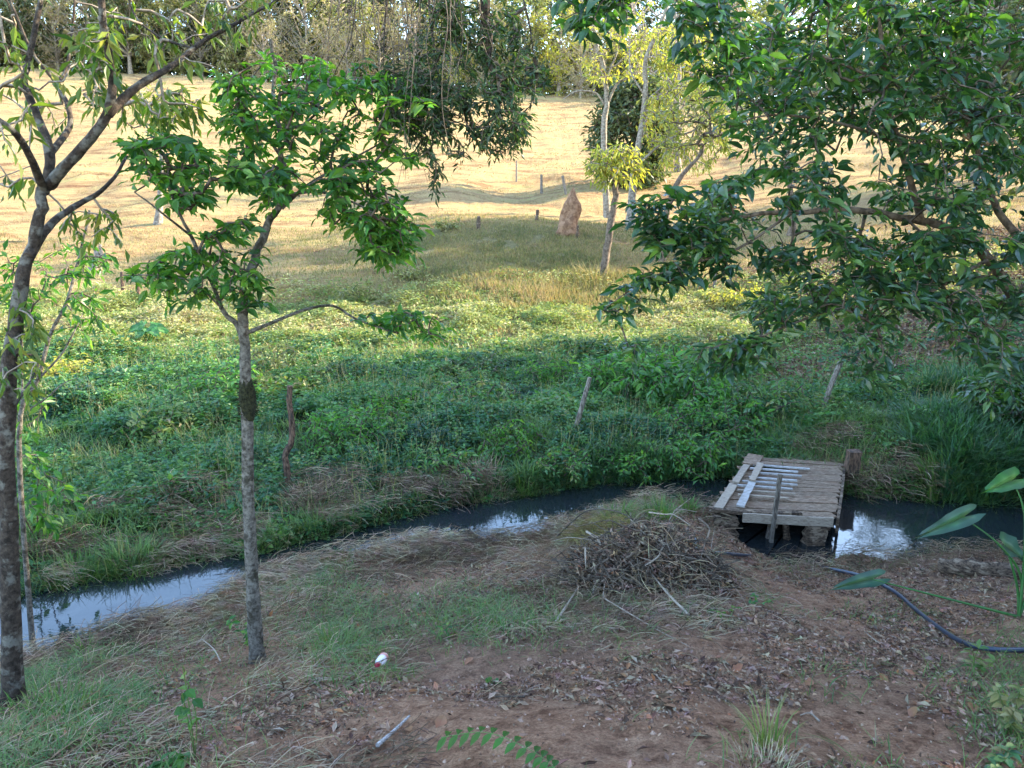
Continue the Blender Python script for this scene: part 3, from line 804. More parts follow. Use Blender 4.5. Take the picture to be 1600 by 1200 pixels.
# fork-trunked yellow-green tree in front of the knoll
def base_on(px, py, Y):
    q = P(px, py, Y); return np.array([q[0], Y, h1(q[0], Y) - .05])
Y1 = 25.0
tb = base_on(940, 455, Y1)
sk = [([tb, P(947,400,Y1), P(957,340,Y1), P(964,285,Y1)], .15, .10), ([P(964,287,Y1), P(950,268,Y1), P(935,240,Y1)], .06, .02), ([P(964,287,Y1), P(978,270,Y1), P(1000,240,Y1)], .07, .02)]
smp = np.concatenate([sample_poly([(925,230),(990,225),(1010,270),(985,285),(940,290),(915,265)], 150, Y1-.8, Y1+.8, .3, 15)])
make_tree('tree', 'small yellow-green tree with a forked brown trunk standing right of the earth mound', 'tree', sk, smp, M['leaf_yellow'], M['bark_brown'], M['twig_pale'], (.24, .07), 6, T_RH, .7, twig_r=.012, seg_len=.6)
Y2 = 35.0
tb = base_on(950, 320, Y2)
sk = [([tb, P(944,240,Y2), P(944,190,Y2), P(948,160,Y2), P(944,110,Y2), P(932,70,Y2), P(925,10,Y2), P(922,-60,Y2)], .17, .06),
      ([P(946,165,Y2), P(930,145,Y2), P(900,143,Y2), P(880,155,Y2)], .06, .02), ([P(948,165,Y2), P(965,130,Y2), P(990,115,Y2), P(1010,60,Y2)], .07, .02),
      ([P(945,130,Y2), P(970,60,Y2), P(975,-30,Y2)], .05, .02)]
smp = np.concatenate([sample_poly([(910,40),(1010,20),(1010,130),(960,120),(930,140),(900,90)], 240, Y2-1.5, Y2+1.5, .35, 20),
                      sample_poly([(880,-100),(1040,-100),(1020,20),(890,20)], 60, Y2-1.5, Y2+1.5)])
make_tree('tree', 'tall pale slender trunk with yellow foliage in front of the round dark bush', 'tree', sk, smp, M['leaf_yellow'], M['bark_pale'], M['twig_pale'], (.26, .08), 4, T_RH, .5, twig_r=.012, seg_len=.6)
Y3 = 33.0
tb = base_on(985, 330, Y3)
sk = [([tb, P(992,260,Y3), P(1003,200,Y3), P(1008,150,Y3), P(1010,90,Y3), P(1040,20,Y3), P(1050,-60,Y3)], .18, .06),
      ([P(1003,205,Y3), P(1010,160,Y3), P(1050,120,Y3), P(1090,40,Y3)], .07, .02), ([P(1008,150,Y3), P(985,110,Y3), P(985,60,Y3)], .05, .02),
      ([P(992,262,Y3), P(1040,220,Y3), P(1090,200,Y3), P(1130,150,Y3)], .07, .02)]
smp = np.concatenate([sample_poly([(1010,150),(1090,130),(1145,170),(1140,240),(1100,270),(1030,265),(1000,220)], 330, Y3-1.5, Y3+1.5, .35, 20),
                      sample_poly([(1010,40),(1110,20),(1130,150),(1040,150)], 260, Y3-1.5, Y3+1.5, .3, 20)])
make_tree('tree', 'bright yellow-green tree with several pale stems left of the big dark crown', 'tree', sk, smp, M['leaf_yellow'], M['bark_pale'], M['twig_pale'], (.26, .075), 6, T_RH, .7, twig_r=.012, seg_len=.6)
# bare twiggy pale tree behind
Y4 = 48.0
tb = base_on(1060, 250, Y4)
sk = [([tb, P(1058,180,Y4), P(1062,100,Y4), P(1055,10,Y4)], .2, .08), ([P(1060,150,Y4), P(1020,80,Y4), P(1000,0,Y4)], .1, .03), ([P(1060,140,Y4), P(1110,80,Y4), P(1140,0,Y4)], .1, .03)]
make_tree('tree', 'bare pale twiggy tree rising behind the yellow trees', 'tree', sk, sample_poly([(960,-60),(1180,-60),(1150,150),(1060,180),(980,130)], 420, Y4-2, Y4+2), M['leaf_tan'], M['bark_pale'], M['twig_pale'], (.16, .05), 1, T_RH, .2, twig_r=.018, seg_len=1)
# round dark bush
Y5 = 44.0
cb = P(990, 200, Y5); tb = base_on(990, 290, Y5)
def ell(n, c, r, shell=.5):
    d = norm(rng.normal(0, 1, (n, 3))); rr = (shell + (1 - shell) * rng.random(n)) [:, None]
    k_ = 1 + .28 * (fbm(d[:, 0] * 2.3 + 7, d[:, 2] * 2.3 + d[:, 1] * 2, 8, 3) - .5)[:, None] * 2
    return np.asarray(c) + d * rr * k_ * np.asarray(r)
sk = [([tb, (tb * .5 + cb * .5), cb, cb + [0, 0, 2]], .25, .08)]
smp = ell(900, cb + [0, 0, -.4], (2.7, 2.4, 3.6), .6)
make_tree('bush', 'large rounded dark green bush in the pasture behind the pale trunks', 'bush', sk, smp, M['leaf_forest'], M['bark_brown'], M['twig'], (.36, .16), 12, T_RH, .2, twig_r=.02, seg_len=1.2)
# leaning darker trunks right of there, half behind the big crown
for (px, py, Yt, tops, lab) in [(1033,385,27,[(1040,340),(1060,285),(1095,240)],'leaning dark trunk just right of the forked yellow tree'),
                                (1500,612,14.5,[(1506,575),(1512,500),(1505,400)],'dark upright trunk under the lower edge of the big right crown'),
                                (1235,380,30,[(1240,330),(1230,250),(1250,150)],'pale trunk half hidden behind the middle of the big right crown')]:
    tb = base_on(px, py, Yt)
    sk = [([tb] + [P(a, b, Yt) for a, b in tops], .16 if Yt > 20 else .11, .06)]
    c = P(tops[-1][0], tops[-1][1] - 40, Yt)
    make_tree('tree', lab, 'tree', sk, ell(150 if Yt > 20 else 26, c + [0, 0, .6], (1.9, 1.6, 1.3) if Yt > 20 else (.8, .8, .6), .2), M['leaf_olive'] if Yt > 20 else M['leaf_dark'], M['bark_brown'], M['twig'], (.22, .08), 6, T_RH, .5, twig_r=.01, seg_len=.6)
# small trees in the pasture on the left
for (px, py, Yt, tx, ty, rr, mt, lab, np_) in [
        (145,420,27,150,385,.0,'leaf_olive','short pale stump-like trunk standing in the pasture behind the left saplings',0),
        (245,330,34,250,165,1.6,'leaf_left','small yellow-green tree in the pasture between the two left trees',150)]:
    tb = base_on(px, py, Yt)
    top = P(tx, ty, Yt)
    sk = [([tb, tb * .5 + top * .5 + [.1, 0, 0], top], .16, .07)]
    if np_ == 0:
        sk.append(([tb, tb + [.35, 0, .5], tb + [.4, 0, .95]], .1, .05))
        make_tree('tree_stump', lab, 'stump', sk, None, None, M['bark_pale'], None)
    else:
        make_tree('tree', lab, 'tree', sk, ell(np_, top, (rr, rr, rr * .9), .2), M[mt], M['bark_pale'], M['twig_pale'], (.2, .06), 6, T_RH, .8, twig_r=.01, seg_len=.6)

# ------------------------------------------------------------------ background wood
def proto_tree(h, rx, rz, nclump, mt, bark, per, leafsz, bare_=0, crown0=.3, seed=0):
    """a wood tree in local coordinates, several leaf clumps round real limbs"""
    p0 = np.zeros(3); lean = rng.normal(0, .04 * h, 3); lean[2] = 0
    tr = [p0, np.array([0, 0, h * .3]) + lean * .3, np.array([0, 0, h * .6]) + lean * .7, np.array([0, 0, h * .88]) + lean]
    sk = [(tr, .016 * h + .04, .03)]
    cl = []
    for i in range(nclump):
        a = i * 2.4 + rng.random(); t = crown0 + (1 - crown0) * rng.random()
        rr = rx * (1.0 - .55 * abs(t - .55)) * (.35 + .6 * rng.random())
        c = np.array([math.cos(a) * rr, math.sin(a) * rr, h * t * .95])
        s0 = np.array([0, 0, h * max(.15, t - .28)]) + lean * t * .8
        sk.append(([s0, s0 * .5 + c * .5 + [0, 0, -.02 * h], c], .006 * h + .015, .02))
        cl.append(ell(12, c, (rx * .34, rx * .34, rz * .22), .1))
    smp = np.concatenate(cl)
    return sk, smp
bgp = []
specs = [('tree', 12.5, 4.2, 10, 46, 'leaf_forest', 'bark_pale', 11, (.50, .22)),
         ('tree', 11, 4.2, 9, 44, 'leaf_olive', 'bark_pale', 10, (.42, .17)),
         ('tree', 10.5, 4.0, 9, 46, 'leaf_tan', 'bark_pale', 7, (.30, .11)),
         ('tree', 13, 3.8, 10, 44, 'leaf_forest', 'bark_brown', 11, (.50, .2)),
         ('tree', 9.5, 3.8, 8, 36, 'leaf_yellow', 'bark_pale', 8, (.36, .12))]
for i, (nm, h, rx, rz, nc, mt, bk, per, ls) in enumerate(specs):
    sk, smp = proto_tree(h, rx, rz, nc, mt, bk, per, ls, crown0=.08 if i in (1, 2, 4) else .2)
    t = make_tree(nm, 'x', 'tree', sk, smp, M[mt], M[bk], M['twig_pale'] if i in (1, 2, 4) else M['twig'], ls, per, T_RH, .3, twig_r=.02, seg_len=1.5, base=(0, 0, 0), split=False)
    bgp.append(t)
kinds = ['dense dark tree in the wood at the top of the pasture', 'olive green tree in the wood at the top of the pasture',
         'pale tan half-bare tree along the top of the pasture', 'tall dark narrow tree in the wood at the top of the pasture',
         'yellow-green sunlit tree along the top of the pasture']
used = set()
def put(i, x, y, s, rz, label=None, group=None):
    src = bgp[i]
    o = src if i not in used else copy_tree(src)
    used.add(i)
    o.location = (x, y, h1(x, y) - .1); o.rotation_euler = (0, 0, rz); o.scale = (s * (.9 + .2 * random.random()), s * (.9 + .2 * random.random()), s)
    o['label'] = label or kinds[i]; o['group'] = group or 'wood along the top of the pasture'
rnd = random.Random(5)
def edge_y(px): return float(np.interp(px, [-300, 0, 300, 600, 850, 1100, 1600], [90, 88, 88, 87, 87, 86, 84]))
px = -120
row = [0,1,2,1,0,2,2,0,1,2,1,2,2,1,2,2,4,2,1,4,2,4,4,2,1,4,2,0,1,2,0,1,3,0,1]
for j, i in enumerate(row):
    yy = edge_y(px) + rnd.uniform(0, 4)
    a = (px - 800) / FPX * yy * 1.0
    put(i, a, yy, rnd.uniform(.8, 1.12), rnd.uniform(0, 6.28))
    px += 52
px = -150
for j in range(34):
    yy = 99 + rnd.uniform(-3, 5); a = (px - 800) / FPX * yy
    put(rnd.choice([0, 3, 0, 1]), a, yy, rnd.uniform(1.0, 1.3), rnd.uniform(0, 6.28), group='wood along the top of the pasture')
    px += 56
ug = MB(); n_ = 70000
x = (rng.random(n_) * 2.2 - 1.1) * 95; y = 90 + rng.random(n_) ** 1.3 * 16 + fbm(x * .1, x * 0, 3, 3) * 4
z = H(x, y); hh_ = 1.5 + 6.5 * fbm(x * .12, y * .05, 31, 3)
dd_ = norm(rng.normal(0, 1, (n_, 3)))
leaves(ug, np.stack([x, y, z + hh_ * rng.random(n_)], -1), dd_, rng.normal(0, 1, (n_, 3)), .55, .3, T_RH, np.clip(fbm(x * .15, y * .1, 77, 3) + rng.normal(0, .15, n_), 0, 1))
tag(ug.build('wood_undergrowth', M['leaf_forest']), 'dark tangled undergrowth between the trunks of the wood above the pasture', 'undergrowth', kind='stuff')
# pale dry scrub at its foot
for (px0, py0, n_, lab) in [(560, 120, 1, 'tan twiggy thicket at the pasture edge behind the hanging boughs'), (440, 100, 2, 'tan leafless thicket at the pasture edge above the left crown'),
                             (900, 140, 1, 'low brown thicket at the pasture edge left of the pale trunks')]:
    for q in range(n_):
        yy = 84 + q * 2; a = (px0 + q * 90 - 800) / FPX * yy
        put(2, a, yy, .62, q * 2 + 1, lab if n_ == 1 else ['tan leafless thicket at the pasture edge above the left crown', 'tan thicket at the pasture edge just left of the hanging boughs'][q], 'thickets at the pasture edge')
# trees of the wood on the right side whose shade covers the near ground
for k_, (x, y, i, s) in enumerate([(15,18.5,0,.72),(18,16,3,.72),(14.5,14,0,.70),(21,18,0,.8),(17,11,3,.75),(14,8,0,.7),(20,14,0,.8),(12.5,4.5,0,.70),(17,5,3,.8),
                                   (12,1,0,.7),(16,0,0,.8),(22,9,0,.85),(25,16,3,.85),(11,-3,3,.75),(26,20,0,.8),(12.5,11,3,.62),(22,36.5,0,.92),(26.5,37.5,0,.95)]):
    put(i, x, y, s, rnd.uniform(0, 6.28), 'leafy tree of the shady wood beyond the right edge of the photo', 'shady wood to the right')

# ------------------------------------------------------------------ scatter helpers
def scatter_px(n, poly=None, ymin=2.0, ymax=8.0, xlim=(-1, 1), dens=None):
    """random ground spots between two distances inside the view fan (with margin)"""
    pts = []
    got = 0
    while got < n:
        m_ = n * 2
        y = np.sqrt(ymin ** 2 + rng.random(m_) * (ymax ** 2 - ymin ** 2))
        x = (rng.random(m_) * (xlim[1] - xlim[0]) + xlim[0]) * y
        z = H(x, y); px, py = proj(x, y, z)
        k_ = np.ones(m_, bool)
        if poly is not None: k_ &= inpoly(px, py, poly)
        if dens is not None: k_ &= rng.random(m_) < dens(x, y, z, px, py)
        q = np.stack([x, y, z], -1)[k_]
        pts.append(q); got += len(q)
        if len(q) == 0: break
    return np.concatenate(pts)[:n]
def far_side(x, y): return y > np.interp(x, stream[:, 0], stream[:, 1])
def off_water(x, y, m_=.0):
    d, wd = stream_dist(x, y); return d > wd + m_

# wetland ground cover: creeping broad leaves mounded up in clumps
def band(x, y):
    d, wd = stream_dist(x, y); return d - wd
def wet_d(x, y, z, px, py):
    f = fbm(x * .9, y * .9, 71, 3) - .22 * sstep(1.9, .9, band(x, y)) * sstep(620, 350, px)
    rb = sstep(1120, 1230, px) * sstep(11.3, 13.5, y)
    return (far_side(x, y) & off_water(x, y, .02)) * np.maximum(sstep(.25, .5, f), .8 * sstep(.7, .3, band(x, y))) * (1 - .86 * rb) * sstep(23.5, 19, y)
def mound(x, y): return (.04 + .30 * sstep(.40, .78, fbm(x * 1.0, y * 1.0, 55, 4)) + .16 * fbm(x * 4, y * 4, 56, 2)) * (.15 + .85 * sstep(.1, 1.1, band(x, y)))
wl = MB()
ww_ = MB()
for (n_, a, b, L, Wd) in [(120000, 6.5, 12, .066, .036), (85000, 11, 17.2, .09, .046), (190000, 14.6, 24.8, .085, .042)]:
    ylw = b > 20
    if ylw: q = scatter_px(n_, None, a, b, (-.85, .85), lambda x, y, z, px, py: (far_side(x, y)) * sstep(14.6, 16.2, y + 1.6 * (fbm(x * .5, y * .5, 44, 3) - .5) + .12 * np.maximum(-x - 2, 0)) * sstep(24.8, 21.5, y) * (.25 + sstep(.35, .5, fbm(x * .9, y * .9, 71, 3))) * (1 - .8 * sstep(1180, 1300, px)))  # pale layer follows the shade edge, painting in the sunlit band
    else: q = scatter_px(n_, None, a, b, (-.85, .85), lambda x, y, z, px, py: wet_d(x, y, z, px, py) * (1 - .8 * sstep(15.2, 17, y)))
    hh = mound(q[:, 0], q[:, 1]); t = rng.random(len(q)) ** .45
    q[:, 2] += hh * t
    d = norm(rng.normal(0, 1, (len(q), 3)) * [1, 1, .25] + [0, 0, .1])
    nr = np.array([0, -.15, 1.0]) + rng.normal(0, .4, (len(q), 3))
    tint = np.clip(fbm(q[:, 0] * .8, q[:, 1] * .8, 91, 3) * 1.3 - .25 + rng.normal(0, .14, len(q)) + .12 * sstep(16, 20, q[:, 1]), 0, 1)  # tint lifted with distance to paint sunlight into the far leaves
    sz = .45 + 1.3 * rng.random(len(q)) ** 2
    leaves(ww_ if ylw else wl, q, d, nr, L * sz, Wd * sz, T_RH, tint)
tag(ww_.build('sun_tinted_weeds', M['weeds']), 'pale yellow-green low weeds on the flat below the pasture, sunlight put into their colour', 'ground cover', kind='stuff')
# upright leafy stems standing out of it
for (n_, a, b, hs_) in [(1500, 6.8, 12, .42), (1300, 11, 16.5, .5)]:
    q = scatter_px(n_, None, a, b, (-.85, .85), lambda x, y, z, px, py: wet_d(x, y, z, px, py) * sstep(.35, .6, fbm(x * .7, y * .7, 99, 2)) * (band(x, y) > .5))
    hh = mound(q[:, 0], q[:, 1]) * .6 + hs_ * (.3 + .7 * rng.random(n_)) * .7
    lean = rng.normal(0, .18, (n_, 2)); tn_ = rng.random(n_)
    for k_ in range(11):
        t = .25 + .75 * (k_ + .5) / 11
        pp = q + np.stack([lean[:, 0] * hh * t, lean[:, 1] * hh * t, hh * t], -1); an = k_ * 2.4 + tn_ * 6
        leaves(wl, pp, np.stack([np.cos(an), np.sin(an), .25 + rng.normal(0, .25, n_)], -1), np.array([[0, 0, 1.]]) + rng.normal(0, .3, (n_, 3)), (.10 if a < 8 else .12) * (1.15 - .5 * t), .034, T_RH, np.clip(tn_ * .8 + rng.random(n_) * .2, 0, 1))
tag(wl.build('wetland_plants', M['wet']), 'dense creeping green leaves covering the boggy flat beyond the ditch', 'ground cover', kind='stuff')
# grass among them
wg = MB()
def wg_d(x, y, z, px, py): return (far_side(x, y) & off_water(x, y, .0)) * (1 - .85 * sstep(1150, 1300, px) * sstep(11.5, 14, y)) * sstep(23.5, 20, y) * (.3 + .7 * sstep(.4, .6, fbm(x * .6, y * .6, 33, 3)))
for (n_, a, b, hL, hW) in [(38000, 6.2, 11, .17, .009), (22000, 10, 16, .2, .013), (9000, 15, 24, .2, .02)]:
    q = scatter_px(n_, None, a, b, (-.85, .85), wg_d)
    hm = mound(q[:, 0], q[:, 1]); q[:, 2] += hm * .45
    blades(wg, q, rng.random(len(q)) * 6.28, hL * (.5 + rng.random(len(q))), hW, .3 + .9 * rng.random(len(q)),
           np.clip(rng.normal(.38, .2, len(q)) + .18 * sstep(15, 20, q[:, 1]), 0, 1))  # blades also tinted paler where the sunlit band lies
q = scatter_px(5000, None, 6.5, 16, (-.85, .85), lambda x, y, z, px, py: wet_d(x, y, z, px, py) * (fbm(x * 1.1, y * 1.1, 17, 2) > .5))
q[:, 2] += mound(q[:, 0], q[:, 1]) * .5
blades(wg, q, rng.random(len(q)) * 6.28, .25 + .3 * rng.random(len(q)), .007, .1 + .5 * rng.random(len(q)), np.full(len(q), 1.0))
tag(wg.build('wetland_grass', M['grass']), 'thin arching green grass mixed through the boggy flat beyond the ditch', 'grass', kind='stuff')
# dry scrub grass in the sun at the foot of the pasture and on the knoll
dg = MB()
def kn_f(px, py): return np.exp(-(((px - 800) / 250) ** 2 + ((py - 410) / 60) ** 2))
q = scatter_px(95000, None, 18, 33, (-.8, .8), lambda x, y, z, px, py: np.clip(.12 + .9 * kn_f(px, py) + (.12 + .5 * sstep(350, 550, px)) * sstep(.5, .65, fbm(x * .5, y * .5, 62, 3)) * sstep(25, 21, y), 0, 1) * (fbm(x * 1.3, y * 1.3, 5, 2) > .22))
px_, py_ = proj(q[:, 0], q[:, 1], q[:, 2])
tall = .11 + .30 * np.exp(-(((px_ - 850) / 210) ** 2 + ((py_ - 462) / 28) ** 2)) * (.5 + fbm(q[:, 0], q[:, 1], 3, 2))
blades(dg, q, rng.random(len(q)) * 6.28, tall * (.5 + rng.random(len(q))), .022, .15 + .6 * rng.random(len(q)),
       np.clip(fbm(q[:, 0] * .5, q[:, 1] * .5, 13, 3) * 1.4 - .35 + rng.normal(0, .2, len(q)), 0, 1))
tag(dg.build('dry_grass', M['drygrass']), 'tawny dry grass and scrub on the low knoll and foot of the pasture', 'grass', kind='stuff')
# pasture stubble
pg = MB()
for (n_, a, b, hh, ww) in [(60000, 23, 45, .07, .03), (60000, 42, 88, .09, .06)]:
    q = scatter_px(n_, None, a, b, (-.85, .85), lambda x, y, z, px, py: (.15 + .85 * (fbm(x * .35, y * 1.1, 81, 3) > .5)) * (1 - .8 * kn_f(px, py)))
    blades(pg, q, rng.random(len(q)) * 6.28, hh * (.5 + rng.random(len(q))), ww, .4 + .8 * rng.random(len(q)),
           np.clip(fbm(q[:, 0] * .25, q[:, 1] * .7, 14, 3) * 1.6 - .4 + rng.normal(0, .15, len(q)), 0, 1), seg=2)
tag(pg.build('pasture_grass', M['pasture']), 'short sun-bleached pasture grass on the rising slope', 'grass', kind='stuff')

# right bank: thin cover and leaf litter in the shade
rl = MB()
q = scatter_px(50000, None, 11, 26, (.25, .85), lambda x, y, z, px, py: sstep(1080, 1250, px) * .9)
d = norm(rng.normal(0, 1, (len(q), 3)) * [1, 1, .35]); nr = np.array([0, 0, 1.]) + rng.normal(0, .6, (len(q), 3))
q[:, 2] += .02 + .05 * rng.random(len(q))
leaves(rl, q, d, nr, .09 * (.6 + rng.random(len(q)) * .8), .045, T_RH)
tag(rl.build('leaf_litter', M['litter']), 'grey brown leaf litter on the shaded right hillside', 'leaf litter', kind='stuff')

# near bank: litter, straw and sparse grass ---------------------------
nl = MB()
def lit_d(x, y, z, px, py):
    bare_ = 1.15 * np.exp(-(((px - 950) / 280) ** 2 + ((py - 1130) / 75) ** 2)) + .9 * np.exp(-(((px - 1180) / 90) ** 2 + ((py - 920) / 50) ** 2)) + .8 * np.exp(-(((px - 650) / 110) ** 2 + ((py - 1080) / 40) ** 2))
    return (~far_side(x, y)) * off_water(x, y, -.05) * np.clip(.15 + 1.3 * sstep(.42, .6, fbm(x * 1.7, y * 1.7, 101, 4)) - .75 * bare_, .03, 1)
q = scatter_px(100000, None, 1.9, 8.2, (-.95, .95), lit_d)
d = norm(rng.normal(0, 1, (len(q), 3)) * [1, 1, .3]); nr = np.array([0, 0, 1.]) + rng.normal(0, .55, (len(q), 3))
q[:, 2] += .003 + .012 * rng.random(len(q))
sz = .35 + rng.random(len(q)) * .5 + rng.random(len(q)) ** 9 * 1.5
leaves(nl, q, d, nr, .033 * sz, .014 * sz, T_RH)
tag(nl.build('leaf_litter', M['litter']), 'small curled brown leaf litter over the bare red earth in front', 'leaf litter', kind='stuff')

cb_ = MB()
q = scatter_px(9000, None, 1.9, 8, (-.95, .95), lambda x, y, z, px, py: (~far_side(x, y)) * off_water(x, y, .1) * (.25 + .75 * (fbm(x * 2, y * 2, 141, 3) > .5)))
oc = np.array([[1,0,0],[-1,0,0],[0,1,0],[0,-1,0],[0,0,1],[0,0,-1]], float); of = np.array([[0,2,4],[2,1,4],[1,3,4],[3,0,4],[2,0,5],[1,2,5],[3,1,5],[0,3,5]])
sz = (.004 + .014 * rng.random(len(q)) ** 4)[:, None, None]
v = q[:, None] + oc[None] * sz * (.6 + .8 * rng.random((len(q), 6, 1))) + rng.normal(0, .0015, (len(q), 6, 3))
cb_.add(v.reshape(-1, 3), (of[None] + (np.arange(len(q)) * 6)[:, None, None]).reshape(-1, 3), np.repeat(rng.random(len(q)), 6))
tag(cb_.build('soil_clods', roughmat('clods', (.16,.09,.06), (.36,.24,.17), None, 20, .3)), 'small crumbs and clods of red earth on the near bank', 'soil clods', kind='stuff')
# cut and flattened straw along both banks
sw = MB()
def band(x, y):
    d, wd = stream_dist(x, y); return d - wd
def st_d(x, y, z, px, py):
    b = band(x, y); fs = far_side(x, y)
    near = sstep(1.5, .25, b) * (b > -.06) * (~fs) * sstep(1050, 850, px) * (.35 + .65 * (fbm(x * 1.3, y * 1.3, 7, 3) > .45))
    near = np.maximum(near, .55 * (~fs) * np.exp(-(((px - 960) / 150) ** 2 + ((py - 930) / 60) ** 2)))
    near = np.maximum(near, .25 * (~fs) * (b > -.02) * sstep(1.0, .2, b)) * (1 - ((px > 1130) & (px < 1310) & (py < 880)))
    farb = sstep(2.0, .5, b) * (b > -.06) * fs * (1.6 * sstep(620, 350, px) * (fbm(x * .8, y * .8, 61, 2) > .42) + .8 * np.exp(-(((px - 760) / 110) ** 2 + ((py - 760) / 40) ** 2)) + .5 * np.exp(-(((px - 500) / 80) ** 2 + ((py - 770) / 40) ** 2))
                                                   + .8 * np.exp(-(((px - 1280) / 140) ** 2 + ((py - 715) / 40) ** 2))) * (fbm(x * 1.2, y * 1.2, 8, 3) > .42)
    gen = .22 * (~fs) * (fbm(x * 1.5, y * 1.5, 9, 3) > .5) * sstep(1000, 500, px)
    return np.clip(np.maximum(np.maximum(near, farb), gen), 0, 1)
q = scatter_px(66000, None, 2.2, 11.5, (-.9, .9), st_d)
q[:, 2] += .005 + .15 * rng.random(len(q)) * sstep(1.0, .1, np.abs(band(q[:, 0], q[:, 1]))) + .02 * rng.random(len(q))
strands(sw, q, rng.normal(.15, .8, len(q)) + (rng.random(len(q)) > .5) * math.pi, .05 + .22 * rng.random(len(q)) ** 1.6, .0042, .10, .35,
        np.clip(fbm(q[:, 0] * 1.5, q[:, 1] * 1.5, 19, 3) * 1.3 - .2 + rng.normal(0, .2, len(q)), 0, 1))
for (n_, poly, up_) in [(5200, [(40,815),(250,780),(430,770),(440,835),(300,875),(60,890)], .16), (2300, [(590,765),(700,742),(830,745),(850,785),(700,805),(600,800)], .2),
                        (1300, [(1320,735),(1420,715),(1470,760),(1400,790),(1330,790)], .12), (900, [(1190,690),(1330,690),(1340,712),(1180,712)], .08), (1200, [(440,760),(560,750),(570,800),(450,810)], .18),
                        (3500, [(120,1000),(330,950),(480,900),(700,860),(690,900),(480,960),(200,1040)], .07)]:
    q = scatter_px(n_, poly, 5, 11.5, (-.9, .9)); m_ = fbm(q[:, 0] * 1.6, q[:, 1] * 1.6, 210, 3) > .46; q = q[m_]
    q[:, 2] += mound(q[:, 0], q[:, 1]) * far_side(q[:, 0], q[:, 1]) * .8 + up_ * rng.random(len(q)) * fbm(q[:, 0] * 2, q[:, 1] * 2, 211, 2)
    strands(sw, q, rng.random(len(q)) * 6.28, .06 + .28 * rng.random(len(q)) ** 1.5, .0055, .15, .4, np.clip(rng.normal(.22, .25, len(q)), 0, 1))
tag(sw.build('cut_straw', M['straw']), 'flattened grey and tan cut stalks along both banks of the ditch', 'straw', kind='stuff')

# grass on the near bank, thickest on the left
ng = MB()
def ng_d(x, y, z, px, py):
    l = sstep(620, 300, px + (py - 1000) * .5)
    f = fbm(x * 1.6, y * 1.6, 123, 3)
    a = l * (.07 + .55 * sstep(.46, .62, f))
    b = .55 * np.exp(-(((px - 760) / 110) ** 2 + ((py - 970) / 35) ** 2)) + .6 * np.exp(-(((px - 540) / 60) ** 2 + ((py - 1000) / 60) ** 2)) + .35 * np.exp(-(((px - 1000) / 80) ** 2 + ((py - 790) / 25) ** 2))
    c = .05 * (f > .6)
    rr = .5 * np.exp(-(((px - 1600) / 70) ** 2 + ((py - 1120) / 90) ** 2))
    return (~far_side(x, y)) * off_water(x, y, .05) * np.clip(a + b + c + rr, 0, 1)
q = scatter_px(22000, None, 2.0, 8.5, (-.95, .95), ng_d)
blades(ng, q, rng.random(len(q)) * 6.28, .035 + .11 * rng.random(len(q)) ** 1.5, .0055, .5 + 1.0 * rng.random(len(q)), np.clip(rng.normal(.42, .25, len(q)), 0, 1))
tag(ng.build('bank_grass', M['grass']), 'thin short green grass over the near left bank', 'grass', kind='stuff')

# tall broad-bladed reeds at the right and along the far bank edge
rd = MB()
def rd_d(x, y, z, px, py):
    fs = far_side(x, y) & off_water(x, y, -.05)
    a = sstep(1380, 1460, px) * sstep(12.2, 10.8, y) * (fbm(x * 1.3, y * 1.3, 12, 2) > .4)
    b = np.exp(-(((px - 1010) / 120) ** 2 + ((py - 735) / 40) ** 2)) * .35
    c = sstep(.35, .05, band(x, y)) * .30 * sstep(1150, 1000, px)
    return fs * np.clip(a + b + c, 0, 1)
q = scatter_px(21000, None, 6, 13.5, (-.8, .95), rd_d)
px_, py_ = proj(q[:, 0], q[:, 1], q[:, 2])
hh = np.where(px_ > 1350, .50, np.where((px_ < 880), .24, .36)) * (.45 + .7 * rng.random(len(q)))
blades(rd, q, rng.random(len(q)) * 6.28, hh, np.where(px_ > 1350, .026, np.where(px_ < 880, .009, .016)), .3 + .8 * rng.random(len(q)), np.clip(rng.normal(.4, .24, len(q)), 0, 1), seg=4)
tag(rd.build('reed_bed', M['reed']), 'tall arching broad-bladed reeds along the far bank and right edge', 'reeds', kind='stuff')

# grass bending over the water all along the far bank
og = MB()
q = scatter_px(7000, None, 5.5, 10.5, (-.95, .95), lambda x, y, z, px, py: far_side(x, y) * (band(x, y) > -.04) * sstep(.42, .1, band(x, y)) * (fbm(x * 1.4, y * 1.4, 66, 2) > .36) * (1 - .8 * ((px > 1150) & (px < 1330))))
blades(og, q, rng.normal(-1.4, .8, len(q)), (.08 + .14 * rng.random(len(q))), .009, .6 + .9 * rng.random(len(q)), np.clip(rng.normal(.5, .3, len(q)), 0, 1), seg=4)
tag(og.build('overhanging_grass', M['grass']), 'long grass bending over the water all along the far edge of the ditch', 'grass', kind='stuff')
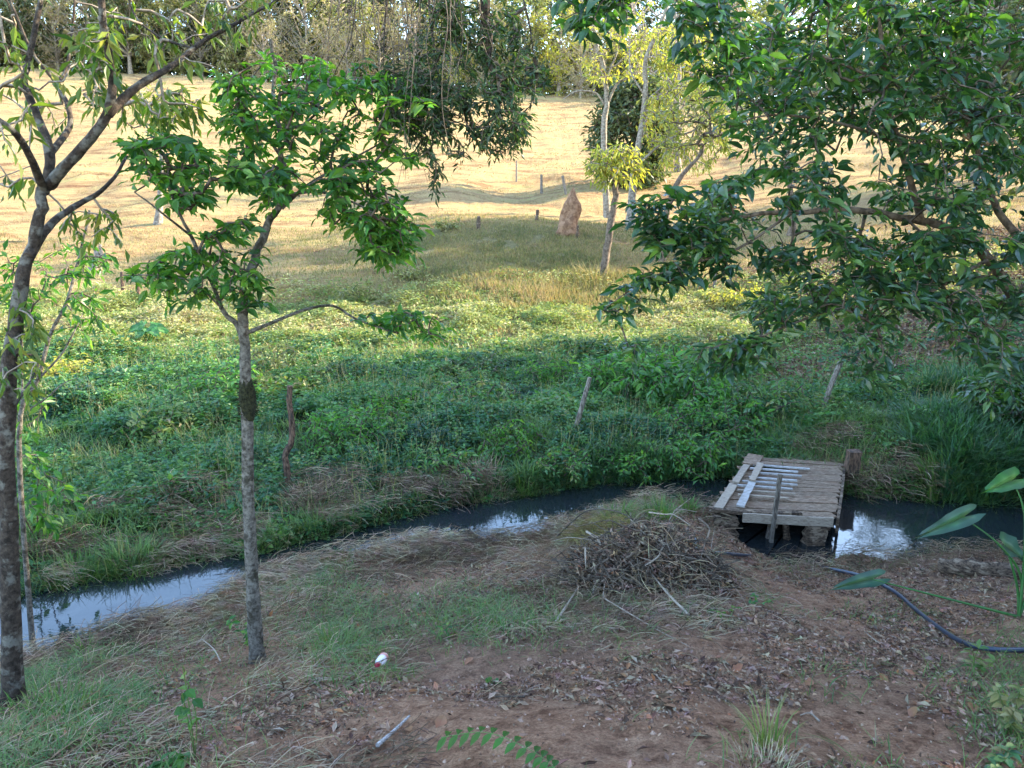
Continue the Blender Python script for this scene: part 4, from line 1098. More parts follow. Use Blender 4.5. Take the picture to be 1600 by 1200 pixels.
# ------------------------------------------------------------------ single grass clumps and shrubs
def grass_clump(name, px, py, n_, h, wd, spread, label, mt='grass', rmean=.45, cat='grass clump', Yhi=120, group=None):
    c = onground(px, py, 2.0, Yhi)
    mb = MB(); a = rng.random(n_) * 6.28; rr = np.sqrt(rng.random(n_)) * spread
    q = np.stack([c[0] + np.cos(a) * rr, c[1] + np.sin(a) * rr, np.zeros(n_)], -1); q[:, 2] = H(q[:, 0], q[:, 1]) - .01
    blades(mb, q, a + rng.normal(0, .5, n_), h * (.5 + .6 * rng.random(n_)), wd, .15 + .8 * rng.random(n_), np.clip(rng.normal(rmean, .18, n_), 0, 1), seg=4)
    o = mb.build(name, M[mt], None, c); tag(o, label, cat, group); return o
for args in [
    ('grass_clump', 205, 905, 420, .34, .013, .26, 'bright green grass clump overhanging the far bank of the left ditch pool'),
    ('grass_clump', 120, 915, 200, .30, .012, .22, 'green grass clump between the left edge trunk and the brightest clump'),
    ('grass_clump', 255, 925, 150, .22, .014, .14, 'small broad-bladed tuft dipping into the left ditch pool'),
    ('grass_clump', 135, 1020, 90, .16, .010, .10, 'small green tuft on the near bank below the left ditch pool'),
    ('grass_clump', 820, 770, 110, .30, .018, .12, 'pale broad-bladed tuft on the far bank left of the leaning stake'),
    ('grass_clump', 1075, 800, 70, .24, .013, .08, 'bright green tuft at the water edge left of the bridge'),
    ('grass_clump', 525, 1010, 130, .18, .006, .16, 'fine green tuft right of the lichen-barked trunk base'),
    ('grass_clump', 610, 1060, 120, .08, .005, .15, 'low yellow-green tuft around the discarded bottle'),
    ('grass_clump', 760, 975, 160, .12, .006, .22, 'flattened green tuft in the middle of the near bank'),
    ('grass_clump', 85, 1110, 220, .16, .010, .28, 'blue-green grass clump at the foot of the left edge trunk'),
    ('grass_clump', 1093, 880, 34, .12, .007, .04, 'tiny bright tuft left of the hose end'),
    ('grass_clump', 1470, 792, 260, .42, .022, .26, 'broad-bladed reed clump overhanging the right edge of the pool beside the bridge'),
    ('grass_clump', 1550, 800, 260, .46, .022, .30, 'broad-bladed reed clump behind the elephant ear leaves at the right edge'),
    ('grass_clump', 965, 812, 170, .24, .010, .20, 'green grass clump on the near bank behind the brush pile'),
    ('grass_clump', 1030, 806, 150, .22, .010, .18, 'green grass clump on the near bank between the brush pile and the bridge'),
    ('grass_clump', 430, 892, 170, .24, .009, .20, 'green grass clump hiding the narrow ditch just right of the lichen-barked trunk'),
    ('grass_clump', 500, 868, 190, .26, .009, .24, 'long pale grass clump hiding the narrow ditch below the twisted post'),
    ('grass_clump', 1010, 760, 260, .34, .018, .3, 'leafy grass clump leaning over the water left of the bridge')]:
    grass_clump(*args)
grass_clump('grass_clump', 760, 790, 420, .36, .008, .34, 'tan and dead grass clump on the far bank left of centre', 'straw', .6)
grass_clump('grass_clump', 490, 790, 380, .34, .008, .36, 'grey dead grass clump at the foot of the twisted post', 'straw', .5)
grass_clump('grass_clump', 930, 440, 160, .8, .02, .8, 'tall tawny grass clump at the foot of the forked yellow tree', 'drygrass', .4)

def shrub(px, py, Y, rx, rz, n_, mt, L, label, per=6, tmpl=T_RH, Wf=.4, drp=.4):
    tb = base_on(px, py, Y); c = tb + [0, 0, rz * .9]
    sk = [([tb, tb + [rx * .4 * math.cos(a), rx * .4 * math.sin(a), rz * .7], tb + [rx * .7 * math.cos(a), rx * .7 * math.sin(a), rz * 1.2]], .014, .005) for a in (0.3, 1.9, 3.6, 5.0)]
    s_ = ell(n_, c, (rx, rx * .9, rz), .3); s_[:, 2] = np.maximum(s_[:, 2], H(s_[:, 0], s_[:, 1]) + .03)
    return make_tree('shrub', label, 'shrub', sk, s_, M[mt], M['twig'], M['twig'], (L, L * Wf), per, tmpl, drp, twig_r=.004, parts=('stems', 'twigs', 'foliage'), seg_len=.2)
def Yat(px, py): return float(onground(px, py)[1])
for a in [(345,640,.9,.48,200,'leaf_bright',.12,'dense green shrub mound just left of the lichen-barked trunk',6,T_OV),
          (432,600,.55,.50,90,'leaf_olive',.11,'upright olive sunlit shrub right of the lichen-barked trunk'),
          (250,690,.65,.28,80,'grass',.13,'yellow-green low bush in front of the dense left shrub mound'),
          (965,625,.85,.50,230,'leaf_bright',.13,'leafy bush right behind the leaning pale stake',6,T_OV),
          (1050,640,1.15,.62,330,'leaf_bright',.14,'large bright-leaved bush right of the leaning pale stake',6,T_OV),
          (1110,690,1.0,.42,230,'leaf_bright',.11,'low spreading bush on the far bank above the bridge'),
          (560,700,.85,.40,190,'leaf_bright',.10,'loose leafy bush right of the twisted post'),
          (620,660,.55,.30,90,'leaf_mid',.11,'bright-leaved low bush in the middle of the boggy flat'),
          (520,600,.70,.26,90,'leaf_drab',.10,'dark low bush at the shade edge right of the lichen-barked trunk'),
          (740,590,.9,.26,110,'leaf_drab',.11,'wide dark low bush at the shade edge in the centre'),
          (860,600,.7,.30,100,'leaf_mid',.10,'dark green bush left of the leaning pale stake'),
          (985,742,.55,.26,120,'leaf_bright',.09,'bright leafy bush at the water edge behind the brush pile'),
          (1085,738,.60,.28,140,'leaf_bright',.10,'bright leafy bush at the water edge just left of the bridge'),
          (880,742,.5,.24,100,'wet',.09,'low leafy bush at the water edge below the leaning pale stake'),
          (740,650,1.0,.34,200,'wet',.11,'broad green bush in the middle of the flat left of the leaning pale stake'),
          (1190,650,.9,.36,170,'wet',.11,'spreading green bush on the flat just left of the grey stake'),
          (800,715,.6,.30,110,'leaf_mid',.09,'small dense bush above the pale tuft on the far bank'),
          (1560,665,.8,.50,120,'leaf_dark',.14,'dark bush under the lower right edge of the big crown',6,T_OV),
          (640,440,.7,.35,70,'leaf_olive',.14,'low green bush on the left flank of the knoll'),
          (700,362,.7,.30,50,'leaf_olive',.14,'small grey-green bush on top of the knoll left of the mound'),
          (560,475,1.0,.4,90,'leaf_olive',.15,'broad pale scrub bush at the foot of the knoll'),
          (90,600,.8,.35,80,'leaf_yellow',.13,'sunlit yellow-green scrub left of the slim sapling top'),
          (720,745,.5,.26,70,'wet',.09,'small leafy bush on the far bank above the tan grass clump'),
          (1160,480,1.0,.4,90,'leaf_yellow',.14,'sunlit scrub bush behind the lower left of the big crown')]:
    px, py, rx, rz, n_, mt, L, lab = a[:8]
    shrub(px, py, Yat(px, py), rx, rz, n_, mt, L, lab, *(a[8:] if len(a) > 8 else ()))
# heart-leaved plant sunlit in the flat
def taro_leaf(mb, base, tip_dir, L, Wd, droopv=.25, nrm=(0, 0, 1), r=.5):
    """arrow-shaped leaf with lobes, folded along its midrib"""
    d = np.asarray(tip_dir, float); d = d / np.linalg.norm(d); n_ = np.asarray(nrm, float); s = np.cross(n_, d); s /= np.linalg.norm(s); n_ = np.cross(d, s)
    outl = [(-.38, .30), (-.22, .48), (.0, .52), (.25, .46), (.5, .34), (.75, .18), (.92, .06)]
    mid = [(-.02, 0), (-.0, 0), (.12, 0), (.3, 0), (.55, 0), (.8, 0), (1.0, 0)]
    V = []; 
    def pt(x, y, lift): return base + d * x * L + s * y * Wd + n_ * (lift * Wd - droopv * L * max(x, 0) ** 2)
    for (x, y) in mid: V.append(pt(x, 0, 0))
    k_ = len(mid)
    for sg in (1, -1):
        for (x, y) in outl: 
            V.append(pt(x * .8 + .0, y * sg * .52, .06)) 
        for i_, (x, y) in enumerate(outl): V.append(pt(x * (1 + .05 * math.sin(i_ * 3.1 + sg)), y * sg, .13 + .10 * math.sin(i_ * 2.3 + sg)))
    F4 = []
    for g_ in range(2):
        o1 = k_ + g_ * 2 * k_; o2 = o1 + k_
        for i_ in range(k_ - 1):
            F4.append([i_, i_ + 1, o1 + i_ + 1, o1 + i_]); F4.append([o1 + i_, o1 + i_ + 1, o2 + i_ + 1, o2 + i_])
    mb.add(V, F4, np.array([1.0] * k_ + ([.35 + .3 * (i_ % 2) for i_ in range(k_)] + [.25 * (i_ % 2) for i_ in range(k_)]) * 2))
# big elephant-ear plant at the right edge
tb = np.array([*PD(1592, 965, 3.05)[:2], 0]); tb[2] = h1(tb[0], tb[1])
root = empty('elephant_ear_plant', tuple(tb), 'large-leaved elephant ear plant with drooping stalks at the right edge', 'plant')
for (tip, bs, L, Wd, mt, via, dv, nr) in [
        ((1442,836), (1505,808), .30, .14, 'taro', [(1595,900),(1560,850)], .35, (.15, -.75, .65)),
        ((1300,918), (1362,905), .30, .13, 'taro', [(1530,948),(1440,925)], .2, (.1, -.65, .75)),
        ((1542,766), (1582,750), .22, .16, 'taro_bright', [(1600,880),(1600,800)], .15, (.2, -.6, .8)),
        ((1600,870), (1570,852), .22, .2, 'taro', [(1590,920),(1580,880)], .2, (0, -.5, .8)),
        ((1680,760), (1640,790), .36, .32, 'taro', [(1615,900),(1630,840)], .2, (0, -.6, .8))]:
    Yp = tb[1] + (.15 if bs[1] < 880 else -.05)
    b_ = P(bs[0], bs[1], Yp); t_ = P(tip[0], tip[1], Yp - .05)
    if bs[1] > 880: b_ = PD(bs[0], bs[1], 3.0); t_ = PD(tip[0], tip[1], 3.1)
    mb = MB(); taro_leaf(mb, b_, t_ - b_, np.linalg.norm(t_ - b_) * 1.0 + .04, Wd, dv, nr, .5)
    lf = mb.build('leaf', M[mt], root, tb, smooth=True)
    vp = [P(x, y, (tb[1] + Yp) / 2) if bs[1] < 880 else PD(x, y, 3.0) for x, y in via]
    mb = MB(); tube(mb, catmull([tb, *vp, b_], 5), np.linspace(.012, .005, 16), 6, .02); st_ = mb.build('stalk', M['taro_bright'], root, tb, smooth=True)
# small elephant ears in the sunlit flat
c = onground(235, 540); root = empty('broad_leaved_plant', tuple(c), 'bright broad-leaved plant in the sunlit flat behind the left trees', 'plant')
for k_ in range(7):
    a = k_ * .9; mb = MB(); b_ = c + np.array([math.cos(a) * .18, math.sin(a) * .15, .35 + .1 * rng.random()])
    taro_leaf(mb, b_, (math.cos(a), math.sin(a) * .6, -.3), .34, .30, .2, (0, -.5, .8)); mb.build('leaf', M['taro_bright'], root, c)
    mb = MB(); tube(mb, [c, (c + b_) / 2 + [0, 0, .05], b_], [.012, .01, .007], 5); mb.build('stalk', M['taro_bright'], root, c)

# ------------------------------------------------------------------ termite mound
mc = onground(886, 366); 
def termite(c, h, r):
    nz_, na = 30, 28; V = []
    for i in range(nz_ + 1):
        t = i / nz_
        prof = float(np.interp(t, [0, .12, .3, .5, .66, .74, .86, .95, 1], [1.45, 1.22, 1.08, 1.0, .88, .66, .42, .17, .03]))
        cx = .12 * h * t
        for j in range(na):
            a = j * 2 * math.pi / na
            b_ = 1 + .5 * (fbm(np.array([math.cos(a) * 1.6 + 5]), np.array([math.sin(a) * 1.6 + t * 6]), 4, 4)[0] - .5) * 2
            V.append([c[0] + cx + math.cos(a) * r * prof * b_, c[1] + math.sin(a) * r * .85 * prof * b_, c[2] - .1 + t * (h + .1)])
    F_ = []
    for i in range(nz_):
        for j in range(na): F_.append([i*na+j, i*na+(j+1) % na, (i+1)*na+(j+1) % na, (i+1)*na+j])
    mb = MB(); mb.add(V, F_, .5); return mb
tm = termite(mc, P(890, 292, mc[1])[2] - mc[2], 13.5 / FPX * mc[1] * 1.0)
tag(tm.build('termite_mound', M['termite'], None, mc, smooth=True), 'pointed red earth termite mound on the knoll', 'termite mound')

# ------------------------------------------------------------------ posts, stumps, logs
def post(name, pts_px, base_px, r0, r1, mt, label, cat='post', group=None, rough=.08, k=8, Y=None, extra=None):
    b_ = onground(*base_px) if Y is None else base_on(base_px[0], base_px[1], Y)
    Yb = float(b_[1])
    pts = [b_ - [0, 0, .12]] + [P(px, py, Yb + dy) for px, py, dy in pts_px]
    mb = MB(); c = catmull(pts, 5); tube(mb, c, np.linspace(r0, r1, len(c)), k, rough)
    if extra:
        for (pp, ra, rb_) in extra:
            tube(mb, [P(px, py, Yb + dy) for px, py, dy in pp], np.linspace(ra, rb_, len(pp)), 5, .1)
    o = mb.build(name, M[mt], None, b_, smooth=False); tag(o, label, cat, group); return o
post('wooden_post', [(449,740,0),(446,712,0),(455,690,0),(456,660,0),(452,630,0),(453,603,0)], (450,772), .042, .034, 'wood_red',
     'crooked weathered red-brown post with a splinter in the boggy flat', extra=[([(454,640,-.03),(459,660,-.04),(463,676,-.05)], .018, .004)], rough=.14)
post('wooden_post', [(905,650,.0),(922,590,.1)], (891,690), .040, .034, 'wood_post', 'smooth pale stake leaning right at the centre of the far bank')
post('wooden_post', [(1292,620,.0),(1313,566,.15)], (1280,662), .045, .040, 'wood_post', 'grey stake leaning right behind the bridge')
post('wooden_post', [(807,251,0)], (807,286), .055, .05, 'wood_post', 'thin fence post farthest left of the three in the pasture', group=None)
post('wooden_post', [(846,273,0)], (846,303), .075, .07, 'wood_post', 'upright middle fence post of the three in the pasture')
post('wooden_post', [(879,275,0)], (885,305), .075, .07, 'wood_post', 'fence post leaning left just behind the termite mound')
post('tree_stump', [(748,338,0)], (747,358), .09, .06, 'wood_rot', 'short broken stump on the knoll top left of the mound', 'stump', rough=.25)
post('tree_stump', [(840,328,0)], (838,345), .08, .06, 'wood_rot', 'small dark stump just left of the termite mound', 'stump', rough=.25)
post('tree_stump', [(903,352,0)], (902,372), .07, .04, 'wood_rot', 'little grey stump at the right foot of the termite mound', 'stump', rough=.3)
post('wooden_post', [(215,437,0)], (217,475), .06, .05, 'wood_red', 'brown fence stub in the pasture left of the lichen-barked trunk')
post('wooden_post', [(190,425,0)], (192,455), .06, .05, 'wood_red', 'leftmost brown fence stub low in the pasture')
post('wooden_post', [(1118,420,0)], (1117,452), .07, .06, 'wood_post', 'brown fence stub in the sunlit grass left of the big crown')
# square stub post beside the bridge
sb = onground(1329, 752, 8.0)
mb = MB(); board(mb, sb - [0, 0, .15], np.array([sb[0], sb[1], P(1331, 704, sb[1])[2]]), .155, .13, (0, -1, 0), 7, .008, ragged=.02)
tag(mb.build('post_stub', M['wood_red'], None, sb), 'thick square brown post stub at the right rear corner of the bridge', 'post')
# logs
def log(ps, r, mt, label, k=9, rough=.12):
    mb = MB(); c = catmull(ps, 5); tube(mb, c, r * (1 - .2 * np.linspace(0, 1, len(c))), k, rough); o = mb.build('log', M[mt], None, ps[0], smooth=True); tag(o, label, 'log'); return o
def G(px, py, up=0.0):
    q = onground(px, py); return q + [0, 0, up]
log([G(1470,893,.05), G(1530,900,.05), G(1600,905,.05), G(1680,905,.05)], .085, 'wood_rot', 'rotten brown log lying on the right bank behind the hose', rough=.2)
log([G(1228,678,.03), G(1262,676,.04)], .045, 'wood_post', 'short grey log end in the greenery behind the bridge')
log([G(1290,672,.1), G(1380,655,.12), G(1450,640,.12)], .02, 'wood_post', 'long thin dead branch lying on the green slope behind the bridge', 5)

# ------------------------------------------------------------------ footbridge
FL, FR, BL, BR = PD(1114,797,3.42), PD(1304,806,3.42), PD(1168,713,3.42), PD(1318,723,3.42)
def D(u, v, dz=0.0):
    q = (FL * (1-u) + FR * u) * (1-v) + (BL * (1-u) + BR * u) * v
    return q + np.array([0, 0, dz])
bc = D(.5, .5)
root = empty('footbridge', tuple(bc), 'small worn plank footbridge over the dark ditch', 'footbridge')
def part(name, mt, fn, lab=None):
    mb = MB(); fn(mb); o = mb.build(name, M[mt], root, bc)
    if lab: o['label'] = lab
    return o
# stringers
for u in (.06, .5, .94):
    part('stringer', 'wood_rot', lambda mb: board(mb, D(u, -.02, -.10), D(u, 1.02, -.10), .10, .12, rough=.01))
# deck planks laid across
npk = 15; dv = 1 / npk
for i in range(npk):
    v = (i + .5) * dv
    u0 = -.01 + rng.normal(0, .012); u1 = 1.0 + rng.normal(0, .008)
    broken = 2 <= i <= 10
    if i == 12: # gap: plank missing on the left half
        part('plank', 'wood_grey', lambda mb: board(mb, D(.50, v, -.018), D(u1, v, -.018), .112, .03, rough=.006, r=.5, ragged=.06)); continue
    rr = .25 + .5 * rng.random()
    part('plank', 'wood_grey', lambda mb: board(mb, D(u0, v, -.018 - (.012 if broken else 0)), D(u1, v + rng.normal(0, .004), -.018), .112 + rng.normal(0, .004), .028, nseg=9, rough=.006, r=rr, ragged=.05))
# narrow pale slats over the left two thirds
for i, v in enumerate((.80, .725, .645, .555, .475, .395, .315, .235)):
    ua = .12 + .02 * rng.normal(); ub = .66 - .01 * i + .02 * rng.normal()
    part('slat', 'wood_pale' if i < 6 else 'wood_tan', lambda mb: board(mb, D(ua, v, .022), D(ub, v - .015, .022), .034, .018, rough=.003, r=.3 + .5 * rng.random(), ragged=.02))
# lengthwise battens at the left
part('batten', 'wood_tan', lambda mb: board(mb, D(.045, .0, .024), D(.045, .40, .024), .10, .022, rough=.005))
part('batten', 'wood_tan', lambda mb: board(mb, D(.05, .44, .024), D(.055, .78, .024), .085, .022, rough=.005, r=.4))
part('batten', 'wood_pale', lambda mb: board(mb, D(.22, .02, .048), D(.21, .42, .048), .085, .022, rough=.005, r=.5))
part('batten', 'wood_tan', lambda mb: board(mb, D(.20, .46, .048), D(.19, .80, .048), .08, .022, rough=.005, r=.55))
part('batten', 'wood_grey', lambda mb: board(mb, D(.085, .80, .024), D(.085, 1.0, .024), .20, .022, rough=.006, r=.7))
# front board and rotten edge
part('front_board', 'wood_tan', lambda mb: board(mb, D(.26, -.035, -.045), D(.995, -.04, -.045), .105, .028, (0, -1, 0), 6, .004, r=.6), 'pale board nailed across the front edge')
part('edge_plank', 'wood_rot', lambda mb: board(mb, D(-.02, -.01, .016), D(.72, .0, .012), .07, .035, rough=.012, ragged=.1, nseg=12))
part('side_board', 'wood_rot', lambda mb: board(mb, D(1.03, -.02, -.10), D(1.015, 1.0, -.10), .19, .03, (1, 0, 0), 8, .008), 'rotten board along the right side')
# supports
zb = -.42
part('support_post', 'wood_rot', lambda mb: [board(mb, D(.86, -.03, -.10), D(.84, -.06, -.52), .21, .12, (0, -1, 0), 8, .022, ragged=.05)], 'thick rotten block under the front right corner')
part('support_post', 'wood_rot', lambda mb: [board(mb, D(.10, .0, -.06), D(.12, -.02, -.50), .24, .16, (0, -1, 0), 7, .025, ragged=.06)], 'crumbling block under the front left corner')
part('support_post', 'wood_post', lambda mb: board(mb, D(.50, .02, -.06), D(.455, -.03, -.52), .055, .05, (0, -1, 0), 5, .004), 'thin pale prop under the front edge')
part('support_post', 'wood_rot', lambda mb: tube(mb, catmull([D(.60, .05, -.08), D(.63, .0, -.3), D(.68, -.02, -.52)], 3), np.linspace(.04, .055, 7), 6, .3), 'broken stump under the front edge')
for u in (.1, .9):
    part('support_post', 'wood_rot', lambda mb: board(mb, D(u, .97, -.10), D(u, .98, -.55), .14, .12, (0, -1, 0), 5, .01))
up0 = P(1206, 832, D(.47, -.07)[1]); up1 = P(1219, 741, D(.47, -.07)[1] + .05)
part('upright_stake', 'wood_post', lambda mb: board(mb, up0 - [0, 0, .12], up1, .042, .035, (0, -1, 0), 8, .004, r=.1), 'dark stake nailed upright to the front edge')

# ------------------------------------------------------------------ hose
hp = [(1086,848),(1092,872),(1120,868),(1160,872),(1230,880),(1290,892),(1345,905),(1395,930),(1430,958),(1470,990),(1500,1008),(1540,1020),(1600,1023),(1680,1020)]
hw = catmull([G(a, b, .03) for a, b in hp], 6)
mb = MB(); tube(mb, hw, .0165, 8, 0); tag(mb.build('hose', M['hose'], None, hw[0], smooth=True), 'dark blue hose trailing over the earth from the brush pile to the right edge', 'hose')

# ------------------------------------------------------------------ brush pile
bp_c = G(985, 905)
mb = MB()
def pile_h(dx, dy): return .50 * np.exp(-((dx / .66) ** 2 + (dy / .42) ** 2) ** 1.2)
n_ = 1300
a = rng.random(n_) * 6.28; rr = np.sqrt(rng.random(n_)) * .85
x = bp_c[0] + np.cos(a) * rr * .95 + .12; y = bp_c[1] + np.sin(a) * rr * .8 + .1
z = H(x, y) + pile_h(x - bp_c[0] - .12, y - bp_c[1] - .1) * (.25 + .8 * rng.random(n_))
strands(mb, np.stack([x, y, z], -1), rng.random(n_) * 6.28, .08 + .28 * rng.random(n_), .0045, .25, .3)
pile = empty('brush_pile', tuple(bp_c), 'heap of dead twigs and dry stalks on the near bank left of the bridge', 'brush pile')
mb.build('stalks', M['straw'], pile, bp_c)
mb = MB()
for i in range(900):
    a = rng.random() * 6.28; rr = math.sqrt(rng.random()) * .7; x = bp_c[0] + .12 + math.cos(a) * rr; y = bp_c[1] + .1 + math.sin(a) * rr * .8
    z = h1(x, y) + float(pile_h(x - bp_c[0] - .12, y - bp_c[1] - .1)) * (.2 + rng.random() * .85)
    d = rng.normal(0, 1, 3); d[2] *= .4; d /= np.linalg.norm(d); L = .12 + .35 * rng.random()
    p0 = np.array([x, y, z]); pts = [p0 - d * L / 2, p0 + rng.normal(0, .02, 3), p0 + d * L / 2]
    tube(mb, pts, [.0045, .004, .002], 4, 0, r=rng.random())
mb.build('twigs', M['twig'], pile, bp_c)
for i in range(34):
    a = rng.random() * 6.28; rr = math.sqrt(rng.random()) * .62; x = bp_c[0] + .12 + math.cos(a) * rr; y = bp_c[1] + .1 + math.sin(a) * rr * .7
    z = h1(x, y) + float(pile_h(x - bp_c[0] - .12, y - bp_c[1] - .1)) * (.5 + rng.random() * .6) + .02
    d = rng.normal(0, 1, 3); d[2] = rng.normal(0, .35); d /= np.linalg.norm(d); L = .3 + .5 * rng.random(); p0 = np.array([x, y, z]); k1 = rng.normal(0, .05, 3); k2 = rng.normal(0, .05, 3)
    mb = MB(); rb0 = .005 + .007 * rng.random(); tube(mb, catmull([p0 - d * L / 2, p0 - d * L * .15 + k1, p0 + d * L * .2 + k2, p0 + d * L / 2 + k1], 3), np.linspace(rb0, rb0 * .4, 10), 6, .1, r=rng.random())
    e_ = p0 + d * L * .2 + k2; f_ = e_ + (d + rng.normal(0, .6, 3)) * L * .25; tube(mb, [e_, (e_ + f_) / 2, f_], [rb0 * .6, rb0 * .45, rb0 * .25], 5, 0)
    mb.build('branch', M['bark_brown'] if i % 3 else M['wood_tan'], pile, bp_c, smooth=True)
mb = MB(); n_ = 6000
a = rng.random(n_) * 6.28; rr = np.sqrt(rng.random(n_)) * .75
x = bp_c[0] + np.cos(a) * rr + .2; y = bp_c[1] + np.sin(a) * rr * .8 + .1; z = H(x, y) + pile_h(x - bp_c[0] - .12, y - bp_c[1] - .1) * (.2 + .8 * rng.random(n_))
leaves(mb, np.stack([x, y, z], -1), rng.normal(0, 1, (n_, 3)), rng.normal(0, 1, (n_, 3)), .05, .022, T_RH); mb.build('dead_leaves', M['litter'], pile, bp_c)
mb = MB(); n_ = 1100; tp = G(935, 845)
a = rng.random(n_) * 6.28; rr = np.sqrt(rng.random(n_)) * .3; x = tp[0] + np.cos(a) * rr; y = tp[1] + np.sin(a) * rr * .6
strands(mb, np.stack([x, y, H(x, y) + .06 + .22 * np.exp(-(rr / .2) ** 2) * rng.random(n_)], -1), rng.random(n_) * 6.28, .06 + .2 * rng.random(n_), .004, .35, .3)
mb.build('straw_cap', M['drygrass'], pile, bp_c)
# the larger sticks lying on and by it
def stick(ps, r, mt, label):
    c = catmull(ps, 4); mb = MB(); tube(mb, c, r * (1 - .5 * np.linspace(0, 1, len(c))), 6, .08); tag(mb.build('stick', M[mt], None, ps[0], smooth=True), label, 'stick')
stick([G(1076,968,.03), G(1040,942,.09), G(1002,908,.17)], .011, 'wood_tan', 'long pale stick slanting off the right of the brush pile')
stick([G(926,935,.04), G(936,905,.20), G(944,880,.28)], .007, 'wood_tan', 'upright whitish stick at the left of the brush pile')
stick([G(942,940,.04), G(950,900,.22), G(956,868,.30)], .005, 'wood_tan', 'thin whitish stick beside the upright one in the brush pile')
stick([G(868,978,.02), G(885,955,.04), G(905,925,.05)], .013, 'wood_tan', 'tan curved stick on the ground left of the brush pile')
stick([G(870,850,.08), G(915,835,.26), G(965,850,.34), G(1010,880,.32), G(1080,900,.2)], .009, 'twig', 'long dark arched branch over the top of the brush pile')
stick([G(945,945,.04), G(1020,985,.02), G(1075,1015,.02)], .005, 'wood_tan', 'thin reddish stalk running down from the brush pile')
stick([G(590,1172,.02), G(615,1150,.02), G(640,1126,.02)], .012, 'wood_pale', 'short whitish stick at the bottom edge left of the fern leaf')
stick([G(345,1040,.03), G(335,1025,.05), G(318,1010,.05)], .006, 'wood_tan', 'small pale stick left of the lichen-barked trunk base')
stick([G(1280,1130,.01), G(1265,1122,.02), G(1250,1124,.02)], .006, 'wood_tan', 'small pale twig on the bare earth at lower right')
stick([G(1375,1010,.01), G(1360,1000,.02), G(1350,990,.02)], .005, 'wood_tan', 'thin grey twig in the litter left of the hose bend')
stick([G(820,1092,.01), G(780,1094,.015), G(745,1095,.01)], .005, 'twig', 'dark thin stick on the bare earth at lower centre')

# ------------------------------------------------------------------ bottle
bc2 = G(599, 1042, .0)
root = empty('plastic_bottle', tuple(bc2), 'small white plastic bottle with red cap lying on the near bank', 'bottle')
ax = norm(np.array([-.12, -.78, .12])); c0 = bc2 + [0, .05, .034]
prof = [(-.01,.0),(0,.026),(.01,.031),(.04,.031),(.05,.028),(.06,.031),(.085,.031),(.10,.022),(.112,.014),(.118,.0135)]
mb = MB(); tube(mb, [c0 + ax * t_ for t_, _ in prof], [max(r_, .003) for _, r_ in prof], 16, .01); mb.build('body', M['plastic_white'], root, bc2, smooth=True)
mb = MB(); tube(mb, [c0 + ax * .114, c0 + ax * .132], [.0185, .0185], 16, 0); mb.build('cap', M['plastic_red'], root, bc2)
mb = MB(); tube(mb, [c0 + ax * .012, c0 + ax * .038], [.0318, .0318], 16, .0, cap=False); mb.build('paper_band', M['plastic_label'], root, bc2, smooth=True)

# ------------------------------------------------------------------ small single plants
# pinnate leaf at the bottom edge
c = G(850, 1215, 0); root = empty('fern_frond', tuple(G(700, 1180)), 'pinnate green leaf reaching in at the bottom edge of the photo', 'leaf')
r0 = np.array(root.location); pa = [G(690,1185,.10), G(760,1188,.13), G(830,1200,.08), G(870,1212,.03)]
cc = catmull(pa, 8); mb = MB(); tube(mb, cc, .002, 4, 0); mb.build('stem', M['grass'], root, r0)
for i in range(1, len(cc) - 1, 2):
    d = norm(cc[i+1] - cc[i-1]); s = norm(np.cross(d, [0, 0, 1]))
    for sg in (-1, 1):
        mb = MB(); leaves(mb, cc[i][None], (s * sg + d * -.25 + [0, 0, -.15])[None], np.array([[0, -.2, 1.]]), .075 - .02 * i / len(cc), .030, T_OV, np.array([.4 + .1 * sg])); mb.build('leaflet', M['leaf_mid'], root, r0)
def herb(px, py, h, n_, L, Wd, mt, label, rs=.05):
    c = G(px, py); root = empty('weed', tuple(c), label, 'plant')
    mb = MB(); lm = MB()
    for s_ in range(3):
        top = c + np.array([rng.normal(0, rs), rng.normal(0, rs), h * (.7 + .4 * rng.random())]); pts = catmull([c, (c + top) / 2 + rng.normal(0, .01, 3), top], 4); tube(mb, pts, .0025, 4, 0)
        k_ = max(n_ // 3, 1); ii = rng.integers(2, len(pts), k_)
        leaves(lm, pts[ii], rng.normal(0, 1, (k_, 3)) * [1, 1, .2], np.array([[0, 0, 1.]]) + rng.normal(0, .3, (k_, 3)), L * (.6 + .6 * rng.random(k_)), Wd, T_OV)
    mb.build('stem', M['grass'], root, c); lm.build('foliage', M[mt], root, c)
herb(1522, 1050, .16, 24, .07, .028, 'grass', 'pale green weed on the earth below the hose')
herb(305, 1185, .45, 14, .07, .045, 'leaf_mid', 'thin dark-stemmed seedling at the bottom left')
herb(1580, 1150, .24, 60, .06, .028, 'leaf_olive', 'bushy pale weed at the bottom right edge', .12)
herb(280, 1195, .06, 16, .07, .04, 'leaf_mid', 'low broad-leaved weed at the bottom left')
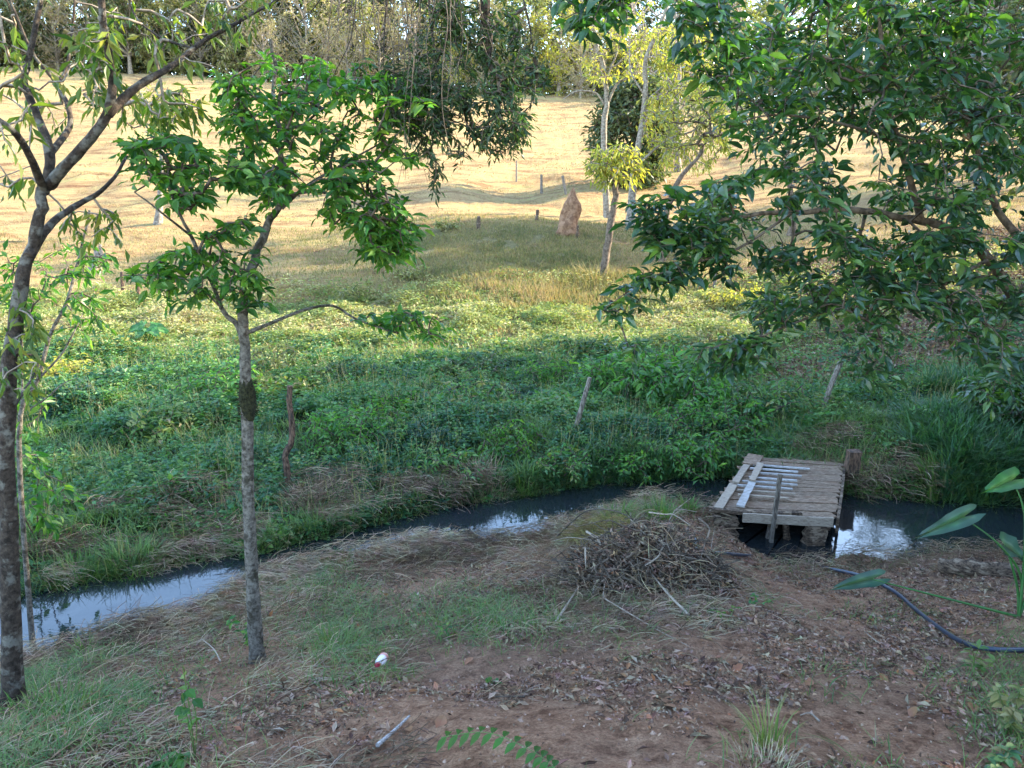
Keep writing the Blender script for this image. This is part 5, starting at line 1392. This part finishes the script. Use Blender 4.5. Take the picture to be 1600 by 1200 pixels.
herb(1545, 1200, .10, 30, .06, .03, 'wet', 'small leafy weed low in the bottom right corner', .1)
herb(700, 1000, .10, 20, .05, .02, 'leaf_mid', 'small green weed on the slope right of the bottle')
herb(770, 1070, .05, 12, .04, .02, 'leaf_mid', 'tiny weed with dry leaves on the bare earth')
herb(1130, 960, .06, 20, .04, .02, 'leaf_mid', 'small weed on the path right of the brush pile')
herb(395, 1010, .22, 40, .06, .03, 'leaf_mid', 'leafy weed climbing beside the lichen-barked trunk base', .08)
herb(1180, 945, .07, 24, .04, .02, 'wet', 'flat green weed on the path below the bridge', .07)
grass_clump('weed', 1200, 1170, 55, .26, .007, .06, 'tall yellow-green grass weed at the lower right of centre', 'grass', .75, 'plant')
grass_clump('weed', 1195, 1205, 120, .14, .004, .12, 'dead tan grass tuft at the bottom edge right of centre', 'straw', .8, 'plant')
# larger dry leaves lying about
proto = None
spots = [(1105,1000),(1120,985),(1265,1072),(1475,1115),(1425,1120),(1320,938),(1300,936),(1165,880),(1450,942),(1475,980),(1455,972),(1510,992),(1215,1190),
         (745,922),(700,950),(690,1130),(640,1145),(735,1035),(930,965),(1050,1110),(220,1185),(245,1175),(40,1180),(880,1018),(595,985),(1340,1008),(1380,1062),(1240,1120),(1150,1050),(1520,1110)]
for i, (px, py) in enumerate(spots):
    c = G(px, py, .012)
    if proto is None:
        mb = MB(); leaves(mb, np.array([[-.03, 0, 0.]]), np.array([[1., 0, .1]]), np.array([[0, .1, 1.]]), .085, .055, T_OV, np.array([.5])); o = mb.build('dry_leaf', M['dryleaf']); proto = o
    else:
        o = proto.copy(); COL.objects.link(o)
    o.location = c; o.rotation_euler = (rnd.uniform(-.5, .5), rnd.uniform(-.5, .5), rnd.uniform(0, 6.28)); s_ = rnd.uniform(.7, 1.15); o.scale = (s_, s_, s_)
    tag(o, 'curled orange-brown dry leaf lying on the ground in front', 'dry leaf', 'large dry leaves on the near ground')
print('VERTS', sum(len(o.data.vertices) for o in bpy.data.objects if o.type == 'MESH'))
